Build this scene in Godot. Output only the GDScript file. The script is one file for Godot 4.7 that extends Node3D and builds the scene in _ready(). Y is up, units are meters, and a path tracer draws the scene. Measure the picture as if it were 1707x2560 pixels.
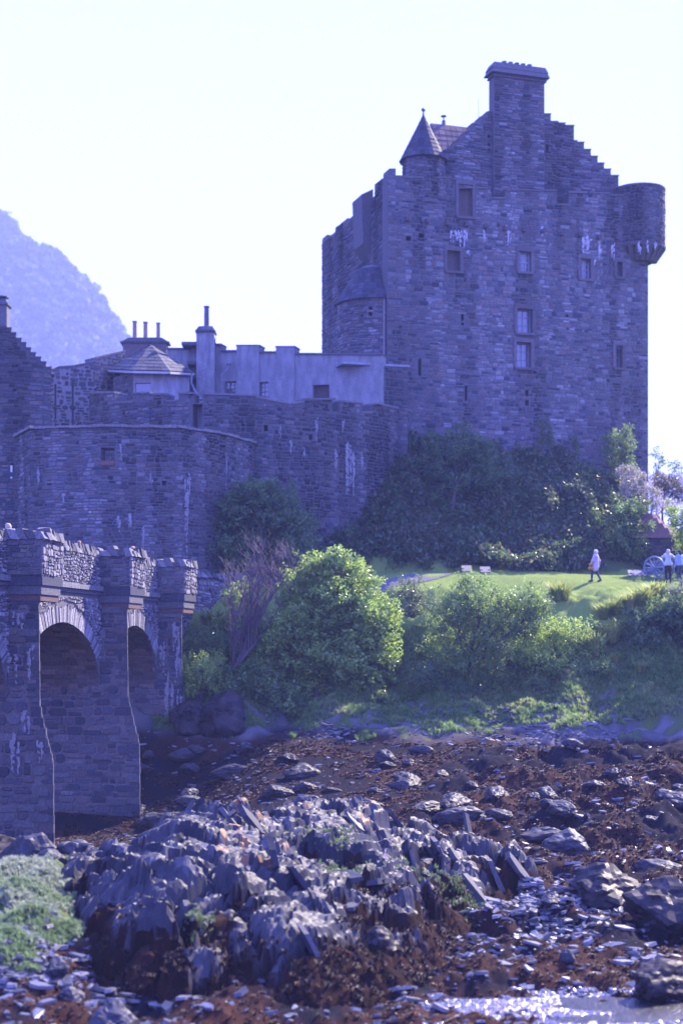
extends Node3D

# Metres, y up; the camera's eye stands at (0, EYE, 0) and looks along -z. d is the distance in front of it (z = -d).
const F := 3750.0
const EYE := 6.0
const SUN_TURN := 44.0
const SUN_HIGH := 40.0
var rng := RandomNumberGenerator.new()
var taken := {}
var M := {}
var fine := FastNoiseLite.new()
var broad := FastNoiseLite.new()


func at(X: float, Y: float, d: float) -> Vector3:
	return Vector3((X - 853.5) / F * d, EYE + (1620.0 - Y) / F * d, -d)


func high(Y: float, d: float) -> float:
	return EYE + (1620.0 - Y) / F * d


func wide(X: float, d: float) -> float:
	return (X - 853.5) / F * d


func r_(a: float, b: float) -> float:
	return rng.randf_range(a, b)


func grey(v: float, b := 1.0) -> Color:
	return Color(v, v, v * b)


# ---------------------------------------------------------------- meshes
class MB:
	var v := PackedVector3Array()
	var n := PackedVector3Array()
	var c := PackedColorArray()

	func tri(a: Vector3, b: Vector3, e: Vector3, col: Color) -> void:  # counter-clockwise seen from outside
		var q := (b - a).cross(e - a)
		if q.length_squared() < 1e-16:
			return
		q = q.normalized()
		v.append(a); v.append(e); v.append(b)
		n.append(q); n.append(q); n.append(q)
		c.append(col); c.append(col); c.append(col)

	func quad(a: Vector3, b: Vector3, e: Vector3, f: Vector3, col: Color) -> void:
		tri(a, b, e, col)
		tri(a, e, f, col)

	func smooth(a: Vector3, b: Vector3, e: Vector3, na: Vector3, nb: Vector3, ne: Vector3, ca: Color, cb: Color, ce: Color) -> void:
		v.append(a); v.append(e); v.append(b)
		n.append(na); n.append(ne); n.append(nb)
		c.append(ca); c.append(ce); c.append(cb)

	func hexa(p: Array, col: Color) -> void:  # p: bottom four counter-clockwise from above, then the top four
		quad(p[4], p[5], p[6], p[7], col)
		quad(p[3], p[2], p[1], p[0], col)
		for i in 4:
			var j := (i + 1) % 4
			quad(p[i], p[j], p[4 + j], p[4 + i], col)

	func box(o: Vector3, x: Vector3, y: Vector3, z: Vector3, col: Color) -> void:  # centre and half axes (right-handed)
		hexa([o - x - y + z, o + x - y + z, o + x - y - z, o - x - y - z, o - x + y + z, o + x + y + z, o + x + y - z, o - x + y - z], col)

	func bar(a: Vector3, b: Vector3, w: float, h: float, col: Color, up := Vector3.UP) -> void:
		var t := (b - a) / 2.0
		var s := t.cross(up).normalized()
		if s == Vector3.ZERO:
			s = Vector3.RIGHT
		var u := s.cross(t).normalized()
		box((a + b) / 2.0, s * w / 2.0, u * h / 2.0, -t, col)

	func tube(p: Array, r: Array, sides: int, col: Color, cap := true) -> void:
		var rings := []
		var last := Vector3(0.3, 0.1, 0.9)
		for i in p.size():
			var t: Vector3 = (p[mini(i + 1, p.size() - 1)] - p[maxi(i - 1, 0)]).normalized()
			var s := t.cross(last)
			if s.length() < 0.05:
				s = t.cross(Vector3.RIGHT)
			s = s.normalized()
			var u := s.cross(t).normalized()
			last = u
			last = -(s.cross(t)) if false else u
			var ring := []
			for k in sides:
				var a := TAU * k / sides
				ring.append(s * cos(a) + t.cross(s) * sin(a))
			rings.append(ring)
		for i in p.size() - 1:
			for k in sides:
				var j := (k + 1) % sides
				var a: Vector3 = p[i] + rings[i][k] * r[i]
				var b: Vector3 = p[i] + rings[i][j] * r[i]
				var e: Vector3 = p[i + 1] + rings[i + 1][j] * r[i + 1]
				var f: Vector3 = p[i + 1] + rings[i + 1][k] * r[i + 1]
				smooth(a, b, e, rings[i][k], rings[i][j], rings[i + 1][j], col, col, col)
				smooth(a, e, f, rings[i][k], rings[i + 1][j], rings[i + 1][k], col, col, col)
		if cap:
			var z := p.size() - 1
			for k in range(1, sides - 1):
				tri(p[z] + rings[z][0] * r[z], p[z] + rings[z][k] * r[z], p[z] + rings[z][k + 1] * r[z], col)
				tri(p[0] + rings[0][0] * r[0], p[0] + rings[0][k + 1] * r[0], p[0] + rings[0][k] * r[0], col)

	func lathe(o: Vector3, prof: Array, sides: int, col: Color) -> void:  # prof: Vector2(radius, height) from below upwards
		for i in prof.size() - 1:
			for k in sides:
				var a := TAU * k / sides
				var b := TAU * (k + 1) / sides
				var da := Vector3(cos(a), 0, -sin(a))
				var db := Vector3(cos(b), 0, -sin(b))
				var lo: Vector2 = prof[i]
				var hi: Vector2 = prof[i + 1]
				quad(o + da * lo.x + Vector3.UP * lo.y, o + db * lo.x + Vector3.UP * lo.y, o + db * hi.x + Vector3.UP * hi.y, o + da * hi.x + Vector3.UP * hi.y, col)

	func poly_up(pts: Array, y: float, col: Color) -> void:
		for i in range(1, pts.size() - 1):
			tri(Vector3(pts[0].x, y, -pts[0].y), Vector3(pts[i].x, y, -pts[i].y), Vector3(pts[i + 1].x, y, -pts[i + 1].y), col)

	func mesh() -> ArrayMesh:
		var m := ArrayMesh.new()
		if v.is_empty():
			return m
		var a := []
		a.resize(Mesh.ARRAY_MAX)
		a[Mesh.ARRAY_VERTEX] = v
		a[Mesh.ARRAY_NORMAL] = n
		a[Mesh.ARRAY_COLOR] = c
		m.add_surface_from_arrays(Mesh.PRIMITIVE_TRIANGLES, a)
		return m


# A wall drawn in plan from left to right as seen from outside; u runs along it, v is the height.
class Wall:
	var p := []
	var s := []
	var nn := []
	var t := []
	var size := 0.0

	func _init(points: Array) -> void:
		p = points
		var ns := []
		s.append(0.0)
		for i in p.size() - 1:
			var e: Vector2 = p[i + 1] - p[i]
			size += e.length()
			s.append(size)
			e = e.normalized()
			t.append(e)
			ns.append(Vector2(e.y, -e.x))
		for i in p.size():
			var a: Vector2 = ns[maxi(i - 1, 0)]
			var b: Vector2 = ns[mini(i, ns.size() - 1)]
			nn.append((a + b) / (1.0 + a.dot(b)))

	func seg(u: float) -> int:
		var i := 0
		while i < t.size() - 1 and u > s[i + 1]:
			i += 1
		return i

	func on(u: float, v: float, off := 0.0, k := -1) -> Vector3:
		var i := seg(u) if k < 0 else k
		var f: float = (u - s[i]) / (s[i + 1] - s[i])
		var q: Vector2 = p[i].lerp(p[i + 1], f) + nn[i].lerp(nn[i + 1], clampf(f, 0.0, 1.0)) * off
		return Vector3(q.x, v, -q.y)

	func along(u: float) -> Vector3:
		var e: Vector2 = t[seg(u)]
		return Vector3(e.x, 0, -e.y)

	func out(u: float) -> Vector3:
		var e: Vector2 = t[seg(u)]
		return Vector3(e.y, 0, e.x)


# ---------------------------------------------------------------- naming
func numbered(called: String) -> String:
	var k: int = taken.get(called, -1) + 1
	taken[called] = k
	return called if k == 0 else "%s_%03d" % [called, k]


func tag(o: Node, label: String, category: String, group := "") -> Node:
	o.set_meta("label", label)
	o.set_meta("category", category)
	if group:
		o.set_meta("group", group)
	return o


func thing(called: String, label: String, category: String, where := Vector3.ZERO, group := "") -> Node3D:
	var o := Node3D.new()
	o.name = numbered(called)
	add_child(o)
	o.position = where
	tag(o, label, category, group)
	return o


func obj(called: String, mesh: Mesh, mat: Material, parent: Node3D = null, label := "") -> MeshInstance3D:
	var o := MeshInstance3D.new()
	o.mesh = mesh
	o.material_override = mat
	if parent == null:
		o.name = numbered(called)
		add_child(o)
	else:
		var used: Dictionary = parent.get_meta("used", {})
		var k: int = used.get(called, -1) + 1
		used[called] = k
		parent.set_meta("used", used)
		o.name = called if k == 0 else "%s_%03d" % [called, k]
		parent.add_child(o)
		if not parent is MeshInstance3D:
			o.position = -parent.position
	if label:
		o.set_meta("label", label)
	return o


func kind(o: Node, k: String) -> Node:
	o.set_meta("kind", k)
	return o


func many(called: String, mesh: Mesh, mat: Material, places: Array, tints: Array, parent: Node3D = null) -> MultiMeshInstance3D:
	var m := MultiMesh.new()
	m.transform_format = MultiMesh.TRANSFORM_3D
	m.use_colors = true
	m.mesh = mesh
	m.instance_count = places.size()
	for i in places.size():
		m.set_instance_transform(i, places[i])
		m.set_instance_color(i, tints[i])
	var o := MultiMeshInstance3D.new()
	o.multimesh = m
	o.material_override = mat
	if parent == null:
		o.name = numbered(called)
		add_child(o)
	else:
		o.name = called
		parent.add_child(o, true)
		o.position = -parent.position
	return o


# ---------------------------------------------------------------- materials
func noise_tex(f: float, lo: float, hi: float, oct := 4, cellular := false, as_normal := false, bump := 4.0, sd := 3) -> NoiseTexture2D:
	var fn := FastNoiseLite.new()
	fn.noise_type = FastNoiseLite.TYPE_CELLULAR if cellular else FastNoiseLite.TYPE_SIMPLEX_SMOOTH
	fn.seed = sd
	fn.frequency = f
	fn.fractal_octaves = oct
	var t := NoiseTexture2D.new()
	t.width = 512
	t.height = 512
	t.seamless = true
	t.noise = fn
	if as_normal:
		t.as_normal_map = true
		t.bump_strength = bump
	else:
		var g := Gradient.new()
		g.set_color(0, Color(lo, lo, lo))
		g.set_color(1, Color(hi, hi, hi))
		t.color_ramp = g
	return t


func mat(called: String, rough: float, scale := 0.0, tex: Texture2D = null, bump: Texture2D = null, bump_scale := 1.0) -> StandardMaterial3D:
	var m := StandardMaterial3D.new()
	m.resource_name = called
	m.vertex_color_use_as_albedo = true
	m.roughness = rough
	if scale > 0.0:
		m.uv1_triplanar = true
		m.uv1_world_triplanar = true
		m.uv1_scale = Vector3.ONE * scale
	if tex:
		m.albedo_texture = tex
	if bump:
		m.normal_enabled = true
		m.normal_texture = bump
		m.normal_scale = bump_scale
	M[called] = m
	return m


func materials() -> void:
	var grain := noise_tex(0.02, 0.70, 1.0, 5)
	var grit := noise_tex(0.05, 0.0, 1.0, 5, false, true, 6.0, 5)
	var patch := noise_tex(0.008, 0.72, 1.0, 5, false, false, 1.0, 9)
	mat("stone", 0.9, 0.7, grain, grit, 0.8).metallic_specular = 0.25
	mat("mortar", 0.95, 0.9, grain, grit, 1.0).metallic_specular = 0.2
	var h := mat("harling", 0.92, 0.5, patch, grit, 0.5)
	h.uv1_scale = Vector3(0.55, 0.16, 0.55)
	mat("slate", 0.8, 1.1, grain, grit, 0.5).metallic_specular = 0.3
	mat("lead", 0.5, 0.6, patch)
	mat("wood", 0.7, 0.8, grain)
	mat("iron", 0.5, 0.8, grain)
	mat("rock", 0.55, 0.9, grain, grit, 0.35).metallic_specular = 0.27
	mat("wet_stone", 0.34, 1.6, grain, grit, 0.6).metallic_specular = 0.6
	mat("ground", 0.95, 1.3, grain, grit, 2.2).metallic_specular = 0.15
	mat("bark", 0.85, 2.0, grain, grit, 1.0)
	mat("cloth", 0.9, 3.0, grain)
	mat("skin", 0.6)
	mat("weed", 0.6).metallic_specular = 0.35
	mat("film", 0.12).metallic_specular = 0.8
	var leaf := mat("leaf", 0.38)
	leaf.metallic_specular = 0.52
	leaf.backlight_enabled = true
	leaf.backlight = Color(1.0, 1.0, 1.0)
	var blade := mat("blade", 0.6)
	blade.backlight_enabled = true
	blade.backlight = Color(1.0, 1.0, 1.0)
	mat("hillside", 0.95, 0.02, grain)
	mat("far_leaf", 0.9)
	var g := mat("glass", 0.06)
	g.vertex_color_use_as_albedo = false
	g.albedo_color = Color(0.33, 0.36, 0.40)
	g.metallic_specular = 0.8
	var w := mat("water", 0.26, 1.4, null, noise_tex(0.02, 0, 1, 4, false, true, 5.0, 12), 1.6)
	w.vertex_color_use_as_albedo = false
	w.albedo_color = Color(0.10, 0.10, 0.11)
	w.metallic_specular = 0.9


func light_and_camera() -> void:
	var cam := Camera3D.new()
	cam.name = "camera"
	cam.projection = Camera3D.PROJECTION_FRUSTUM
	cam.keep_aspect = Camera3D.KEEP_HEIGHT
	cam.near = 0.5
	cam.far = 4000.0
	cam.size = 0.5 * 2560.0 / F
	cam.frustum_offset = Vector2(0, 0.5 * 340.0 / F)
	cam.position = Vector3(0, EYE, 0)
	var lens := CameraAttributesPhysical.new()
	lens.frustum_focus_distance = 52.0
	lens.frustum_focal_length = 100.0
	lens.exposure_aperture = 0.95
	add_child(cam)
	cam.current = true
	var env := Environment.new()
	env.background_mode = Environment.BG_SKY
	var sm := ProceduralSkyMaterial.new()
	sm.sky_top_color = Color(0.155, 0.24, 1.04).linear_to_srgb()
	sm.sky_horizon_color = Color(0.315, 0.31, 1.20).linear_to_srgb()
	sm.sky_curve = 0.22
	sm.ground_bottom_color = Color(0.03, 0.03, 0.08).linear_to_srgb()
	sm.ground_horizon_color = Color(0.14, 0.145, 0.45).linear_to_srgb()
	sm.sun_angle_max = 2.0
	var sky := Sky.new()
	sky.sky_material = sm
	env.sky = sky
	env.tonemap_mode = Environment.TONE_MAPPER_LINEAR
	env.tonemap_exposure = 4.95
	env.sdfgi_enabled = true
	env.ssao_enabled = true
	env.ssil_enabled = true
	env.fog_enabled = true
	env.fog_density = 0.00043
	env.fog_light_color = Color(0.43, 0.51, 1.0).linear_to_srgb()
	var we := WorldEnvironment.new()
	we.name = "environment"
	we.environment = env
	we.camera_attributes = lens
	add_child(we)
	var sun := DirectionalLight3D.new()
	sun.name = "sun"
	sun.light_energy = 1.6
	sun.light_color = Color(1.0, 0.94, 0.86)
	sun.light_angular_distance = 0.5
	sun.shadow_enabled = true
	add_child(sun)
	var a := deg_to_rad(SUN_TURN)
	var h := deg_to_rad(SUN_HIGH)
	sun.look_at_from_position(Vector3(sin(a) * cos(h), sin(h), -cos(a) * cos(h)) * 10.0, Vector3.ZERO)


# ---------------------------------------------------------------- walls and stonework
func wall_body(mb: MB, W: Wall, cols: Array, thick: float, col: Color, holes := []) -> void:
	for e in cols:
		var cuts := [e[0], e[1]]
		for q in W.s:
			if q > e[0] + 0.001 and q < e[1] - 0.001:
				cuts.append(q)
		for h in holes:
			for q in [h[0], h[1]]:
				if q > e[0] + 0.001 and q < e[1] - 0.001:
					cuts.append(q)
		cuts.sort()
		for i in cuts.size() - 1:
			var a: float = cuts[i]
			var b: float = cuts[i + 1]
			if b - a < 0.0005:
				continue
			var fa: float = (a - e[0]) / (e[1] - e[0])
			var fb: float = (b - e[0]) / (e[1] - e[0])
			var k := W.seg((a + b) / 2.0)
			var low := Vector2(lerpf(e[2], e[3], fa), lerpf(e[2], e[3], fb))
			var top := Vector2(lerpf(e[4], e[5], fa), lerpf(e[4], e[5], fb))
			var over := []
			for h in holes:
				if h[0] < (a + b) / 2.0 and h[1] > (a + b) / 2.0:
					over.append(h)
			over.sort_custom(func(x, y): return x[2] < y[2])
			var spans := []
			for h in over:
				spans.append([low, Vector2(h[2], h[2])])
				low = Vector2(h[3], h[3])
			spans.append([low, top])
			for sp in spans:
				var l: Vector2 = sp[0]
				var u: Vector2 = sp[1]
				if u.x - l.x < 0.003 and u.y - l.y < 0.003:
					continue
				mb.hexa([W.on(a, l.x, 0, k), W.on(b, l.y, 0, k), W.on(b, l.y, -thick, k), W.on(a, l.x, -thick, k), W.on(a, u.x, 0, k), W.on(b, u.y, 0, k), W.on(b, u.y, -thick, k), W.on(a, u.x, -thick, k)], col)


func within(cols: Array, holes: Array, u: float, v: float) -> bool:
	for h in holes:
		if u > h[0] - 0.03 and u < h[1] + 0.03 and v > h[2] - 0.03 and v < h[3] + 0.03:
			return false
	for e in cols:
		if u >= e[0] and u <= e[1]:
			var f: float = (u - e[0]) / (e[1] - e[0])
			return v >= lerpf(e[2], e[3], f) and v <= lerpf(e[4], e[5], f)
	return false


func stone_ring(w: float, h: float) -> Array:
	var x := w / 2.0
	var y := h / 2.0
	var a := minf(x, y) * r_(0.15, 0.75)
	var b := minf(x, y) * r_(0.15, 0.75)
	var e := minf(x, y) * r_(0.15, 0.75)
	var f := minf(x, y) * r_(0.15, 0.75)
	var j := minf(w, h) * 0.07
	return [Vector2(-x + a, -y + r_(0, j)), Vector2(x - b, -y + r_(0, j)), Vector2(x - r_(0, j), -y + b), Vector2(x - r_(0, j), y - e), Vector2(x - e, y - r_(0, j)), Vector2(-x + f, y - r_(0, j)), Vector2(-x + r_(0, j), y - f), Vector2(-x + r_(0, j), -y + a)]


func stone_faces(mb: MB, put: Callable, w: float, h: float, proud: float, col: Color) -> void:
	var ring := stone_ring(w, h)
	var edge := minf(0.035, minf(w, h) * 0.16)
	var gx := r_(-0.25, 0.25) * proud
	var gy := r_(-0.25, 0.25) * proud
	var lo := []
	var hi := []
	for q in ring:
		lo.append(put.call(q.x, q.y, -0.004))
		var f := Vector2(q.x * (1.0 - 2.0 * edge / w), q.y * (1.0 - 2.0 * edge / h))
		hi.append(put.call(f.x, f.y, proud + gx * f.x / w + gy * f.y / h))
	for i in 8:
		var j := (i + 1) % 8
		mb.quad(lo[i], lo[j], hi[j], hi[i], col)
		if i > 0 and i < 7:
			mb.tri(hi[0], hi[i], hi[j], col)


var units := {}


func unit_stone(shape: int, col: Color, w: float, h: float) -> Mesh:
	var ratio := clampi(roundi(w / h), 1, 4)
	var key := "%d_%d_%s" % [shape, ratio, col.to_html()]
	if not units.has(key):
		var mb := MB.new()
		var keep := rng.state
		rng.seed = 100 + shape
		stone_faces(mb, func(a, b, o): return Vector3(a / ratio, b, o), float(ratio), 1.0, 1.0, col)
		rng.state = keep
		units[key] = mb.mesh()
	return units[key]


# o: h, w (ranges), proud, pal, keep (how many are parts of their own), tint(u, v) -> factor, stain(u, v) -> colour or null
func stonework(parent: Node3D, W: Wall, inside: Callable, box: Array, o: Dictionary, own_name := "stone") -> void:
	var list := []
	var y: float = box[2]
	var wave := r_(0, 100)
	while y < box[3]:
		var h := r_(o.h[0], o.h[1])
		var x: float = box[0] + r_(0, 0.05)
		while x < box[1]:
			var w := r_(o.w[0], o.w[1])
			if x + w > box[1] - 0.1:
				w = box[1] - x
			var parts := [[y, h]]
			if h > (o.h[0] + o.h[1]) * 0.48 and rng.randf() < 0.33:
				var f := r_(0.38, 0.62)
				parts = [[y, h * f], [y + h * f, h * (1 - f)]]
			for q in parts:
				var cu := x + w / 2.0
				var cv: float = q[0] + q[1] / 2.0 + fine.get_noise_2d(cu * 9.0 + wave, y * 6.0) * 0.09 + r_(-0.02, 0.02)
				var sw: float = w - o.get("joint", 0.03)
				var sh: float = q[1] - o.get("joint", 0.03) * 0.8
				for attempt in 3:
					if inside.call(cu - sw / 2, cv - sh / 2) and inside.call(cu + sw / 2, cv - sh / 2) and inside.call(cu + sw / 2, cv + sh / 2) and inside.call(cu - sw / 2, cv + sh / 2):
						if sw > 0.05 and sh > 0.04:
							list.append([cu, cv, sw, sh])
						break
					sw *= 0.7
					sh *= 0.75
			x += w
		y += h
	var order := list.duplicate()
	order.sort_custom(func(a, b): return a[2] * a[3] > b[2] * b[3])
	var own: int = mini(o.get("keep", 0), order.size())
	var mb := MB.new()
	for i in order.size():
		var q: Array = order[i]
		var col: Color = o.pal[rng.randi() % o.pal.size()]
		var k: float = o.tint.call(q[0], q[1]) if o.has("tint") else 1.0
		var pr: float = o.proud * r_(0.6, 1.35)
		if i < own:
			var b := [0.7, 0.85, 1.0, 1.15, 1.3]
			var z: float = b[clampi(roundi((k * r_(0.85, 1.15) - 0.7) / 0.15), 0, 4)]
			var u := obj(own_name, unit_stone(rng.randi() % 3, col * z, q[2], q[3]), M.stone, parent)
			u.transform = Transform3D(Basis(W.along(q[0]) * q[2], Vector3.UP * q[3], W.out(q[0]) * pr), W.on(q[0], q[1], 0.0) - parent.position * float(not parent is MeshInstance3D))
			continue
		var e := W.seg(q[0])
		stone_faces(mb, func(a, b2, c): return W.on(q[0] + a, q[1] + b2, c, e), q[2], q[3], pr, col * (k * r_(0.8, 1.2)))
	if mb.v.size():
		kind(obj("%ss" % own_name, mb.mesh(), M.stone, parent), "stuff")


func streak(u: float, v: float) -> float:  # rain has washed darker and paler runs down the old stones
	return 1.0 + 0.85 * broad.get_noise_2d(u * 40.0, v * 3.0) + 0.25 * fine.get_noise_2d(u * 4.0, v * 5.0)


func runs(parent: Node3D, W: Wall, list: Array, col: Color, off: float, called := "lime_run") -> void:
	# crusts of lime that ran down the face: thin ragged tongues; each of list is [u, top, width, length]
	for q in list:
		var mb := MB.new()
		for strand in 5:
			var u: float = q[0] + r_(-0.5, 0.5) * q[2]
			var y0: float = q[1] - r_(0.0, 0.3) * q[3]
			var l: float = q[3] * r_(0.3, 0.95)
			var n: int = maxi(4, int(l / 0.10))
			var prev := []
			for i in n + 1:
				var f := float(i) / n
				var wd: float = q[2] * (0.10 + 0.75 * absf(fine.get_noise_2d(u * 60.0 + strand * 9.0, f * l * 60.0))) * (1.0 - 0.6 * f) + 0.006
				var cx: float = u + fine.get_noise_2d(u * 31.0 + 7.0, f * 40.0) * 0.03
				var y: float = y0 - f * l
				var o: float = off + 0.004 * strand
				var now := [W.on(cx - wd / 2, y, o), W.on(cx, y, o + 0.012), W.on(cx + wd / 2, y, o)]
				if i > 0 and rng.randf() > 0.3:
					mb.quad(now[0], now[1], prev[1], prev[0], col)
					mb.quad(now[1], now[2], prev[2], prev[1], col)
				prev = now
		kind(obj(called, mb.mesh(), M.mortar, parent), "stuff")


func window(parent: Node3D, W: Wall, q: Array, back: float, nx: int, ny: int, col: Color, called := "window") -> void:
	var mb := MB.new()
	var u: float = (float(q[0]) + q[1]) / 2.0
	var x := W.along(u)
	var z := W.out(u)
	var mid := W.on(u, (q[2] + q[3]) / 2.0, -back)
	var w: float = q[1] - q[0]
	var h: float = q[3] - q[2]
	var t := minf(0.06, w * 0.12)
	for s in [-1, 1]:
		mb.box(mid + x * s * (w / 2 - t / 2), x * t / 2, Vector3.UP * h / 2, z * 0.05, col)
		mb.box(mid + Vector3.UP * s * (h / 2 - t / 2), x * (w / 2 - t), Vector3.UP * t / 2, z * 0.048, col)
	for i in range(1, nx):
		mb.box(mid + x * (w * (float(i) / nx - 0.5)), x * 0.017, Vector3.UP * (h / 2 - t), z * 0.028, col)
	for i in range(1, ny):
		mb.box(mid + Vector3.UP * (h * (float(i) / ny - 0.5)), x * (w / 2 - t), Vector3.UP * (0.03 if ny == 4 and i == 2 else 0.016), z * 0.03, col)
	var f := obj(called, mb.mesh(), M.wood, parent)
	for i in nx:
		for j in ny:
			var g := MB.new()
			var a := r_(-0.012, 0.012)
			var b := r_(-0.012, 0.012)
			var pw := w / nx / 2.0
			var ph := h / ny / 2.0
			var o := mid + x * (w * ((i + 0.5) / nx - 0.5)) + Vector3.UP * (h * ((j + 0.5) / ny - 0.5)) - z * 0.012
			g.box(o, (x + z * a).normalized() * (pw - 0.008), (Vector3.UP + z * b).normalized() * (ph - 0.008), z * 0.004, Color.WHITE)
			obj("pane", g.mesh(), M.glass, f)


# Slates laid in overlapping rows on the face a-b (eaves, left to right from outside) up to e-f.
func slates(parent: Node3D, a: Vector3, b: Vector3, e: Vector3, f: Vector3, rows: int, w: float, pal: Array) -> void:
	var cols := pal
	for i in rows:
		var f0 := float(i) / rows
		var f1 := (i + 1.25) / rows
		var l0 := a.lerp(f, f0)
		var r0 := b.lerp(e, f0)
		var l1 := a.lerp(f, minf(f1, 1.0))
		var r1 := b.lerp(e, minf(f1, 1.0))
		var up := (r0 - l0).cross(f - a).normalized()
		var n := maxi(1, int(round(l0.distance_to(r0) / w)))
		for k in n:
			var s0 := (k + 0.03 + (0.0 if i % 2 else 0.0)) / n
			var s1 := (k + 0.97) / n
			var t := 0.022 * r_(0.7, 1.5)
			var mb := MB.new()
			var p := l0.lerp(r0, s0) + up * t
			var q := l0.lerp(r0, s1) + up * t
			var r := l1.lerp(r1, s1) + up * 0.004
			var s := l1.lerp(r1, s0) + up * 0.004
			var col: Color = cols[rng.randi() % cols.size()] * r_(0.75, 1.25)
			var d := -up * 0.02
			mb.hexa([p + d, q + d, r + d, s + d, p, q, r, s], col)
			obj("slate", mb.mesh(), M.slate, parent)


# ---------------------------------------------------------------- the ground
const LAND := [
	[-30.0, [0, -1.0, 25, 0.2, 34, 0.7, 42, -0.2, 60, -0.6, 68, 2.0, 74, 7.0, 80, 9.9, 110, 14]],
	[-13.0, [0, -1.0, 25, -0.6, 29, -0.2, 32, 0.25, 36, 0.6, 40, 0.1, 46, -0.8, 59, -1.4, 63.5, -0.2, 67, 2.0, 70, 3.2, 73, 6.0, 75.5, 9.2, 80, 9.6, 100, 14]],
	[-6.8, [0, -1.1, 25, -0.95, 28.5, -0.7, 30.5, -0.1, 33, 0.25, 36.5, 0.62, 38.5, 0.2, 42, -0.6, 50, -1.1, 59, -1.35, 63.5, -0.2, 66, 1.6, 69, 3.0, 71, 3.6, 73.5, 6.2, 76, 9.0, 80, 9.6, 100, 15]],
	[-3.0, [0, -1.2, 27, -1.05, 36, -0.9, 46, -0.6, 54, -0.1, 60, 0.9, 65, 2.0, 68.5, 2.8, 71, 4.0, 73, 5.6, 76, 8.2, 79, 9.5, 83, 10.0, 86, 11.6, 91, 14.5, 100, 17]],
	[3.0, [0, -1.2, 27, -1.30, 30.3, -1.26, 31.5, -1.05, 33, -0.95, 42, -0.65, 50, -0.1, 57, 0.8, 62, 1.8, 66, 2.7, 69, 3.3, 71.2, 4.5, 73, 7.2, 76, 8.7, 80, 9.9, 83, 10.2, 85.5, 13.0, 88, 16.2, 90, 17.6, 100, 18]],
	[9.0, [0, -1.2, 27, -1.30, 30.3, -1.26, 31.5, -1.05, 33, -0.9, 42, -0.5, 50, 0.1, 57, 1.0, 62, 1.9, 66, 2.7, 68.8, 3.3, 70.8, 4.2, 72.0, 5.5, 74, 6.9, 77, 8.6, 80, 9.95, 82, 10.0, 84.5, 10.6, 87.5, 14.2, 90.5, 17.2, 100, 18]],
	[14.0, [0, -1.2, 27, -1.30, 30.3, -1.26, 31.5, -1.05, 33, -0.8, 42, -0.3, 50, 0.4, 57, 1.3, 62, 2.2, 66, 3.1, 69.3, 4.1, 71.4, 5.6, 72.8, 7.3, 77, 9.1, 81, 9.95, 85, 10.1, 89, 14.5, 93, 17.5, 100, 18]],
	[20.0, [0, -1.2, 27, -1.0, 36, -0.4, 50, 0.9, 60, 2.4, 66, 3.8, 70, 5.4, 74, 8.0, 78, 9.4, 83, 9.9, 92, 11.0, 97, 14.5, 104, 15.0]],
	[34.0, [0, -1.0, 36, 0.2, 50, 2.0, 60, 4.0, 70, 7.0, 80, 9.0, 100, 10.5]],
]
const CRAG := [
	[-6.6, [28, -1.9, 34, -0.9, 35.2, 0.6, 37, 1.5, 38.6, 1.4, 40, 0.2, 42, -1.9]],
	[-5.3, [28, -1.9, 30.2, -1.1, 32, 0.3, 35, 1.2, 37.5, 1.75, 40, 1.5, 42, 0.2, 44, -1.9]],
	[-4.1, [28, -1.9, 29.4, -1.1, 30.4, 0.3, 33, 1.2, 36, 1.95, 39, 2.25, 41.5, 1.9, 43.5, 0.2, 46, -1.9]],
	[-2.6, [28, -1.9, 29.2, -1.1, 30.2, 0.2, 32.5, 0.95, 35.5, 1.5, 38.5, 1.95, 42, 2.3, 44.5, 1.3, 47, -1.9]],
	[-1.1, [28, -1.9, 29.0, -1.2, 30.2, -0.1, 31.3, 0.5, 34.5, 1.1, 38, 1.5, 42, 2.05, 45, 1.7, 48, -1.9]],
	[0.4, [28, -1.9, 29.4, -1.2, 30.8, -0.2, 33.5, 0.35, 37, 0.75, 40.5, 1.3, 44, 1.9, 46, 1.3, 49, -1.9]],
	[1.7, [29, -1.9, 31, -1.2, 32.2, -0.5, 34, -0.1, 38, 0.45, 41.5, 1.0, 44.5, 1.5, 47, 0.3, 49, -1.9]],
	[3.2, [33, -1.9, 36, -1.0, 38.5, 0.0, 40.5, 0.5, 42.5, 1.15, 44.8, 1.15, 47, -0.4, 49, -1.9]],
	[5.0, [38, -1.9, 40.3, -0.6, 41.6, 0.55, 44, 0.7, 46, -0.6, 48, -1.9]],
	[6.4, [39, -2.2, 42, -1.4, 46, -2.2]],
]


func prof(p: Array, d: float) -> float:
	if d <= p[0]:
		return p[1]
	var i := 2
	while i < p.size():
		if d <= p[i]:
			var f: float = (d - p[i - 2]) / (p[i] - p[i - 2])
			return lerpf(p[i - 1], p[i + 1], f)
		i += 2
	return p[p.size() - 1]


func surface(cols: Array, x: float, d: float) -> float:
	if x <= cols[0][0]:
		return prof(cols[0][1], d)
	for i in range(1, cols.size()):
		if x <= cols[i][0]:
			var f: float = (x - cols[i - 1][0]) / (cols[i][0] - cols[i - 1][0])
			return lerpf(prof(cols[i - 1][1], d), prof(cols[i][1], d), f)
	return prof(cols[cols.size() - 1][1], d)


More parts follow.
